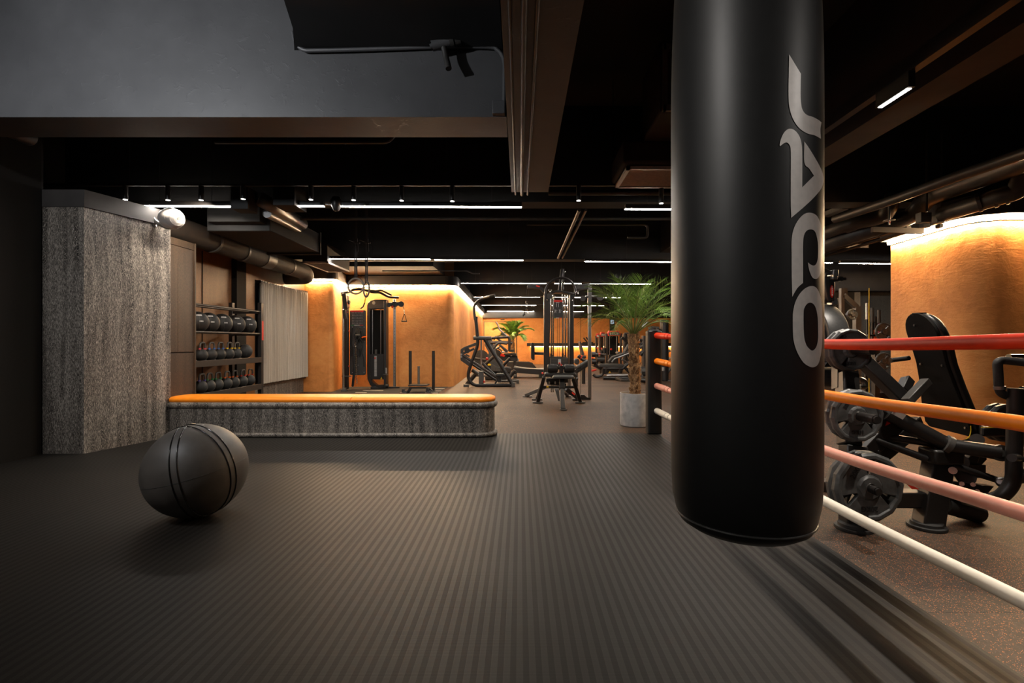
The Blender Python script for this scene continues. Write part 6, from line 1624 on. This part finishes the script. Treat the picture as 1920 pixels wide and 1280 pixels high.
# ------------------------------------------------------------------ area past the pillar
rk2 = thing('squat_rack', 'grey steel squat rack seen in the gap left of the orange pillar', 'rack', (4.6, 8.0, GZ))
Yq = 7.6
part('upright', MB().bar(qd(348, 370, Yq), qd(348, 1400, Yq), 0.05, 0.06, up=(0, 1, 0)).bar(qd(400, 370, Yq + 0.1), qd(400, 480, Yq + 0.1), 0.06, 0.06, up=(0, 1, 0)), M['frame_brown'], rk2)
part('brace', MB().bar(qd(375, 490, Yq), qd(600, 690, Yq), 0.07, 0.06, up=(0, 1, 0)), M['frame_grey'], rk2)
part('upright', MB().bar(qd(610, 680, Yq), qd(610, 2600, Yq), 0.085, 0.08, up=(0, 1, 0)), M['frame_grey'], rk2)
part('foot_bar', MB().box(qd(340, 0, Yq).x, qd(660, 0, Yq).x, Yq - 0.05, Yq + 0.05, GZ, 0.06), M['frame_grey'], rk2)
weight_plate(qd(545, 815, 7.3), 0.085, 0.04, 'tiny weight plate on the squat rack peg', 0.1, group='distant weight plates')
part('peg', MB().cyl(qd(430, 812, 7.2), qd(600, 815, 7.5), 0.016), M['steel'], rk2)
bh = thing('bar_holder', 'black floor holder keeping the upright barbells left of the pillar', 'bar holder', (5.9, 8.8, GZ))
Yb_ = 8.8
hx0 = qd(760, 0, Yb_).x; hx1 = qd(1040, 0, Yb_).x
part('base', MB().box(hx0, hx1, Yb_ - 0.2, Yb_ + 0.2, GZ, GZ + 0.22), M['frame'], bh, bevel=0.01)
part('cross_bar', MB().cyl((hx0, Yb_ - 0.05, qd(0, 1175, Yb_).z), (hx1 + 0.3, Yb_ - 0.05, qd(0, 1175, Yb_).z), 0.02).bar((hx0, Yb_, GZ), (hx0, Yb_, qd(0, 1175, Yb_).z), 0.03, 0.03), M['frame'], bh)
for k, (x, y0, y1, mt1, mt2, nm) in enumerate(((785, 620, 905, 'steel', 'frame', 'thickest upright barbell with a copper grey sleeve, the tallest one'), (875, 700, 950, 'frame_grey', 'frame', 'black upright barbell between the tallest one and the orange one'), (918, 850, 1080, 'frame', 'orange', 'upright bar with an orange lower sleeve'), (990, 740, 965, 'frame_grey', 'magenta', 'upright barbell with a magenta lower shaft'))):
    t = thing('barbell', nm, 'barbell', qd(x, 2000, Yb_), 'barbells standing in the holder')
    part('bar_sleeve', MB().cyl(qd(x, y0, Yb_), qd(x, y1, Yb_), 0.026 if k != 2 else 0.03), M[mt1], t)
    part('shaft', MB().cyl(qd(x, y1, Yb_), (qd(x, y1, Yb_).x, Yb_, GZ + 0.1), 0.015 if k != 2 else 0.03), M[mt2], t)
    if k != 2: part('collar', MB().cyl(qd(x, y1 - 5, Yb_), qd(x, y1 + 8, Yb_), 0.045), M['frame'], t)
solo('stretching_stick', MB().cyl(qd(820, 365, 8.3), (qd(820, 365, 8.3).x, 8.3, GZ), 0.008), M['yellow'], 'thin yellow stick standing in front of the upright barbells', 'stick')
pst = thing('plate_stand', 'black plate tree holding round plates right beside the pillar edge', 'plate rack', (5.9, 7.9, GZ))
Yp = 7.7; pc = qd(1090, 1110, Yp)
part('post', MB().bar((pc.x, Yp + 0.2, GZ), (pc.x, Yp + 0.2, 1.15), 0.08, 0.08, up=(0, 1, 0)).box(pc.x - 0.25, pc.x + 0.25, Yp - 0.2, Yp + 0.3, GZ, GZ + 0.06), M['frame'], pst)
weight_plate(pc, 0.145, 0.04, 'dark round plate on the plate tree above the red rope', 0.1, group='distant weight plates')
weight_plate(q6(548, 840, Yp), 0.14, 0.04, 'dark round plate on the plate tree below the red rope', 0.1, group='distant weight plates')
part('red_strap', MB().bar(q6(522, 925, Yp - 0.1), q6(560, 925, Yp - 0.1), 0.03, 0.02), M['red'], pst)

# ------------------------------------------------------------------ far shelf with glow and things on it
z1 = CAMZ - 3.5 / F * 24.2
sh = thing('wall_shelf', 'long dark shelf on the far orange wall with a warm light below', 'shelf', (4, 24.2, z1))
part('board', MB().box(P(988, 0, 24.2).x, P(1300, 0, 24.2).x, 24.0, 24.4, z1 - 0.10, z1 + 0.04), M['frame'], sh)
part('light_strip', MB().box(P(995, 0, 24.2).x, P(1300, 0, 24.2).x, 24.27, 24.33, z1 - 0.15, z1 - 0.12), M['shelf_led'], sh, label='warm light strip')
solo('dumbbell_stand', MB().bar(P(1094, 633, 24.15), P(1102, 643, 24.15), 0.06, 0.06).bar(P(1099, 632, 24.15), P(1107, 643, 24.15), 0.06, 0.06).bar(P(1092, 642.6, 24.15), P(1112, 642.6, 24.15), 0.1, 0.09), M['frame'], 'small dark stand with two crossed bars on the far shelf', 'stand')

# far palm
palm('palm', 'distant palm against the far orange wall left of the multi station', (P(962, 0, 21).x, 21.0, GZ), 0.85, 0.09, 0.07, 1.0, 20, 11, pot=(0.25, 0.4), leaf_w=0.02, scale=1.5)

# ------------------------------------------------------------------ selectorised machines in the far middle
qf = crop(1100, 580, 9.14)
def tower(x0, x1, ytop, Y, label):
    t = thing('selector_machine', label, 'weight machine', floor_pt((qf(x0, 0, Y).x + qf(x1, 0, Y).x) / 2 / Y * F + VX, Y), 'row of far weight machines')
    xa, xb = qf(x0, 0, Y).x, qf(x1, 0, Y).x; zt = qf(0, ytop, Y).z; wd = xb - xa
    for xx in (xa, xb): part('side_post', MB().box(xx - 0.04, xx + 0.04, Y, Y + 0.12, GZ, zt), M['frame_brown'], t, bevel=0.01)
    part('rear_shroud', MB().box(xa + 0.04, xb - 0.04, Y + 0.3, Y + 0.34, 0.25, zt), M['dark_panel'], t)
    part('base', MB().box(xa - 0.04, xb + 0.04, Y - 0.1, Y + 0.4, GZ, 0.14), M['frame'], t, bevel=0.01)
    cap = [(xa + wd * 0.08, zt - 0.09), (xa + wd * 0.06, zt + 0.0), (xa + wd * 0.16, zt + 0.10), (xb - wd * 0.18, zt + 0.10), (xb - wd * 0.06, zt + 0.0), (xb - wd * 0.08, zt - 0.09)]
    part('cap', MB().prism([(x, Y - 0.06, z) for x, z in cap], (0, 0.25, 0)), M['red'], t, bevel=0.01, label='red top cap')
    part('sign', MB().prism([(xa + wd * 0.12, Y - 0.065, zt - 0.07), (xa + wd * 0.1, Y - 0.065, zt), (xa + wd * 0.2, Y - 0.065, zt + 0.05), (xb - wd * 0.2, Y - 0.065, zt + 0.05), (xb - wd * 0.1, Y - 0.065, zt), (xb - wd * 0.12, Y - 0.065, zt - 0.07)], (0, 0.004, 0)), M['pad_grey'], t)
    pg = MB()
    for i in range(5): x = xa + wd * (0.22 + 0.13 * i); pg.bar((x, Y - 0.068, zt - 0.05), (x + 0.02 * (i % 2), Y - 0.068, zt + 0.03), 0.02, 0.004, up=(0, 1, 0))
    part('pictograms', pg, M['white'], t)
    for f in (0.25, 0.75): part('guide_rod', MB().cyl((xa + wd * f, Y + 0.15, 0.3), (xa + wd * f, Y + 0.15, zt - 0.1), 0.014, n=8), M['steel'], t)
    part('weight_stack', MB().box(xa + wd * 0.15, xb - wd * 0.15, Y + 0.06, Y + 0.26, 0.14, 0.62), M['frame'], t)
    part('selector_knob', MB().sphere((xa + wd * 0.3, Y - 0.03, 0.83), 0.04), M['red'], t)
    return t
tower(345, 590, 410, 18.0, 'far weight machine with a red cap, nearest of three beside the palm trunk')
tower(230, 320, 430, 20.0, 'far weight machine with a red cap, middle one of the three')
tower(165, 222, 450, 21.8, 'far weight machine with a red cap, farthest of the three by the chrome column')
def blk(label, cat, name, Y, items, loc=None):
    t = thing(name, label, cat, loc or floor_pt(VX + items[0][1][0].x / Y * F, Y))
    for nm, pts, r, mt in items: part(nm, MB().tube(pts, r, 10) if r else MB().prism(pts, (0, 0.4, 0)), M[mt], t, bevel=0 if r else 0.02)
    return t
Yx = 15.0
fb = blk('flat black bench with crossed lever arms in front of the far machines', 'weight bench', 'weight_bench', Yx, [
    ('bench_pad', rpoly([qf(215, 945, Yx), qf(240, 935, Yx), qf(640, 938, Yx), qf(630, 985, Yx), qf(230, 990, Yx)], 0.04, 3), 0, 'pad_grey'),
    ('lever_arm', [qf(370, 895, Yx), qf(440, 815, Yx), qf(760, 710, Yx)], 0.035, 'frame_grey'),
    ('lever_arm', [qf(430, 905, Yx), qf(480, 840, Yx), qf(600, 800, Yx), qf(770, 730, Yx)], 0.03, 'steel'),
    ('frame_tube', [qf(590, 1030, Yx), qf(760, 880, Yx)], 0.05, 'frame'),
    ('frame_tube', [qf(640, 980, Yx), qf(740, 1080, Yx)], 0.05, 'frame'),
    ('frame_tube', [qf(650, 730, Yx), qf(720, 610, Yx)], 0.05, 'frame_grey'),
    ('frame_tube', [qf(600, 480, Yx), qf(760, 600, Yx)], 0.045, 'frame'),
    ('frame_tube', [qf(600, 850, Yx), qf(700, 905, Yx)], 0.03, 'steel'),
    ('base_rail', [qf(280, 1010, Yx), qf(600, 1010, Yx)], 0.06, 'frame'),
    ('base_rail', [qf(340, 1130, Yx - 0.8), qf(740, 1125, Yx - 0.8)], 0.05, 'steel'),
    ('base_rail', [qf(280, 1170, Yx - 0.8), qf(740, 1175, Yx - 0.8)], 0.06, 'frame'),
    ('base_rail', [qf(520, 1180, Yx - 1), qf(600, 1225, Yx - 1.2), qf(760, 1225, Yx - 1.2)], 0.07, 'frame'),
    ('stand_leg', [qf(330, 990, Yx), qf(330, 1110, Yx)], 0.06, 'frame'),
    ('stand_leg', [qf(560, 990, Yx), qf(580, 1110, Yx)], 0.06, 'frame'),
    ('hose_rail', smooth([qf(110, 1110, Yx), qf(150, 1145, Yx), qf(210, 1145, Yx), qf(270, 1110, Yx), qf(280, 1020, Yx)], 4), 0.045, 'frame')])
part('warning_sign', MB().prism([qf(385, 1085, Yx - 0.1), qf(412, 1085, Yx - 0.1), qf(398, 1055, Yx - 0.1)], (0, 0.01, 0)), M['yellow'], fb)
blk('black leg roller machine with red pins left of the flat bench', 'weight machine', 'roller_machine', 15.6, [
    ('roller', [qf(175, 850, 15.6), qf(300, 855, 15.6)], 0.085, 'pad_grey'), ('roller', [qf(85, 770, 15.6), qf(150, 770, 15.6)], 0.09, 'pad'),
    ('roller', [qf(85, 890, 15.6), qf(160, 890, 15.6)], 0.1, 'pad'), ('handle', [qf(150, 765, 15.6), qf(230, 765, 15.6), qf(330, 775, 15.6)], 0.025, 'frame_grey'),
    ('knob', [qf(205, 762, 15.5), qf(232, 762, 15.5)], 0.028, 'red'), ('knob', [qf(90, 828, 15.5), qf(112, 826, 15.5)], 0.028, 'red'),
    ('pedal', [qf(85, 1050, 15.4), qf(120, 1045, 15.4), qf(165, 1030, 15.4)], 0.03, 'red'),
    ('shell', rpoly([qf(120, 935, 15.6), qf(190, 945, 15.6), qf(260, 1000, 15.6), qf(270, 1060, 15.6), qf(200, 1010, 15.6), qf(110, 975, 15.6)], 0.04, 3), 0, 'frame'),
    ('post', [qf(250, 700, 15.8), qf(250, 1100, 15.8)], 0.06, 'frame'), ('disc', [qf(300, 660, 15.8), qf(300, 750, 15.8)], 0.08, 'frame')])
blk('slanted leg press between the cable tower and the chrome column', 'weight machine', 'leg_press', 13.0, [
    ('rail', [q4(1050, 870, 12.2), q4(1160, 800, 13.0)], 0.06, 'frame'), ('rail', [q4(1055, 835, 12.2), q4(1160, 775, 13.0)], 0.04, 'frame_grey'),
    ('back_pad', rpoly([q4(1088, 620, 13.4), q4(1098, 615, 13.4), q4(1130, 728, 13.4), q4(1110, 735, 13.4)], 0.03, 3), 0, 'pad_grey'),
    ('foot_plate', rpoly([q4(1045, 768, 13), q4(1080, 758, 13), q4(1092, 790, 13), q4(1075, 810, 13), q4(1048, 800, 13)], 0.03, 3), 0, 'pad_grey'),
    ('linkage', [q4(1075, 735, 13), q4(1120, 770, 13), q4(1155, 790, 13)], 0.05, 'frame'), ('linkage', [q4(1075, 745, 13), q4(1140, 745, 13)], 0.04, 'frame'),
    ('knob', [q4(1095, 752, 12.9), q4(1103, 756, 12.9)], 0.025, 'red'), ('knob', [q4(1103, 738, 12.9), q4(1110, 742, 12.9)], 0.025, 'red'),
    ('pivot', [q4(1060, 925, 12.1), q4(1075, 925, 12.1)], 0.03, 'frame'), ('leg', [q4(1060, 860, 12.2), Vector((q4(1062, 930, 12.2).x, 12.2, GZ))], 0.04, 'frame'), ('leg', [q4(1120, 790, 13), Vector((q4(1120, 930, 13).x, 13, GZ))], 0.05, 'frame')])
Yn = 13.9
blk('black weight tower behind the ring post with round grips', 'weight machine', 'weight_tower', Yn, [
    ('column', [qf(1215, 330, Yn), qf(1215, 1200, Yn)], 0.09, 'frame_brown'), ('column', [qf(1330, 180, Yn), qf(1330, 1215, Yn)], 0.12, 'frame'),
    ('base_bar', [qf(1190, 1225, Yn), qf(1430, 1225, Yn)], 0.06, 'frame_grey'), ('label_plate', [qf(1312, 990, Yn - 0.12), qf(1312, 1050, Yn - 0.12)], 0.035, 'paper'),
    ('grip', [qf(1370, 420, Yn), qf(1425, 400, Yn)], 0.04, 'steel'), ('grip', [qf(1375, 730, Yn), qf(1430, 700, Yn)], 0.04, 'steel'),
    ('grip', [qf(1375, 850, Yn), qf(1430, 830, Yn)], 0.035, 'steel'), ('brace', [qf(1360, 1110, Yn), qf(1435, 1010, Yn)], 0.045, 'frame_grey'),
    ('handle', [qf(1060, 330, Yn), qf(1110, 310, Yn), qf(1240, 320, Yn)], 0.045, 'frame_grey'), ('chute', [qf(940, 300, Yn), qf(1050, 215, Yn)], 0.035, 'steel')])
Yn = 14.0
blk('black inclined lever machine between the palm trunk and the ring post', 'weight machine', 'incline_machine', Yn, [
    ('frame_tube', [qf(905, 650, Yn), qf(1030, 595, Yn)], 0.06, 'frame_grey'), ('frame_tube', [qf(915, 775, Yn), qf(1030, 670, Yn)], 0.07, 'frame'),
    ('frame_tube', [qf(905, 525, Yn), qf(1030, 540, Yn)], 0.045, 'frame'), ('frame_tube', [qf(915, 600, Yn), qf(990, 540, Yn)], 0.045, 'frame'),
    ('linkage', [qf(930, 710, Yn), qf(1010, 810, Yn), qf(1000, 900, Yn)], 0.05, 'frame_grey'), ('roller', [qf(925, 1060, Yn - 0.5), qf(1040, 1060, Yn - 0.5)], 0.14, 'pad_grey'),
    ('column', [qf(980, 450, Yn), qf(980, 1000, Yn)], 0.07, 'frame_brown'), ('base_bar', [qf(900, 1200, Yn - 0.8), qf(1040, 1220, Yn - 0.8)], 0.07, 'frame'),
    ('roller', [qf(900, 1160, Yn - 0.6), qf(960, 1160, Yn - 0.6)], 0.08, 'frame')])
Yn = 16.0
blk('black column machine left of the palm trunk behind the far bench', 'weight machine', 'column_machine', Yn, [
    ('column', [qf(655, 420, Yn), qf(655, 960, Yn)], 0.08, 'frame_brown'), ('column', [qf(705, 430, Yn), qf(705, 900, Yn)], 0.08, 'frame'), ('cap', [qf(640, 425, Yn), qf(720, 425, Yn)], 0.06, 'frame_grey'),
    ('block', rpoly([qf(530, 730, Yn), qf(590, 720, Yn), qf(600, 760, Yn), qf(535, 765, Yn)], 0.02, 2), 0, 'frame_grey')])
# dark post carrying the lit exit sign
pp = thing('exit_sign', 'small lit blue exit sign on a dark post behind the palm crown', 'exit sign', qf(440, 215, 22.5))
a, b = qf(412, 245, 22.5), qf(468, 178, 22.5)
part('lit_face', MB().box(a.x, b.x, 22.5, 22.54, a.z, b.z), M['exit_blue'], pp)
part('running_figure', MB().bar(qf(428, 235, 22.48), qf(445, 205, 22.48), 0.03, 0.01, up=(0, 1, 0)).bar(qf(440, 215, 22.48), qf(455, 228, 22.48), 0.03, 0.01, up=(0, 1, 0)).bar(qf(435, 195, 22.48), qf(450, 205, 22.48), 0.03, 0.01, up=(0, 1, 0)), M['white'], pp)
part('bracket', MB().bar(qf(445, 178, 22.6), qf(445, -450, 22.6), 0.05, 0.05, up=(0, 1, 0)), M['frame'], pp)
struct('post_far', MB().box(P(1144, 0, 22.7).x, P(1153, 0, 22.7).x, 22.7, 22.9, GZ, CEIL), M['frame'])
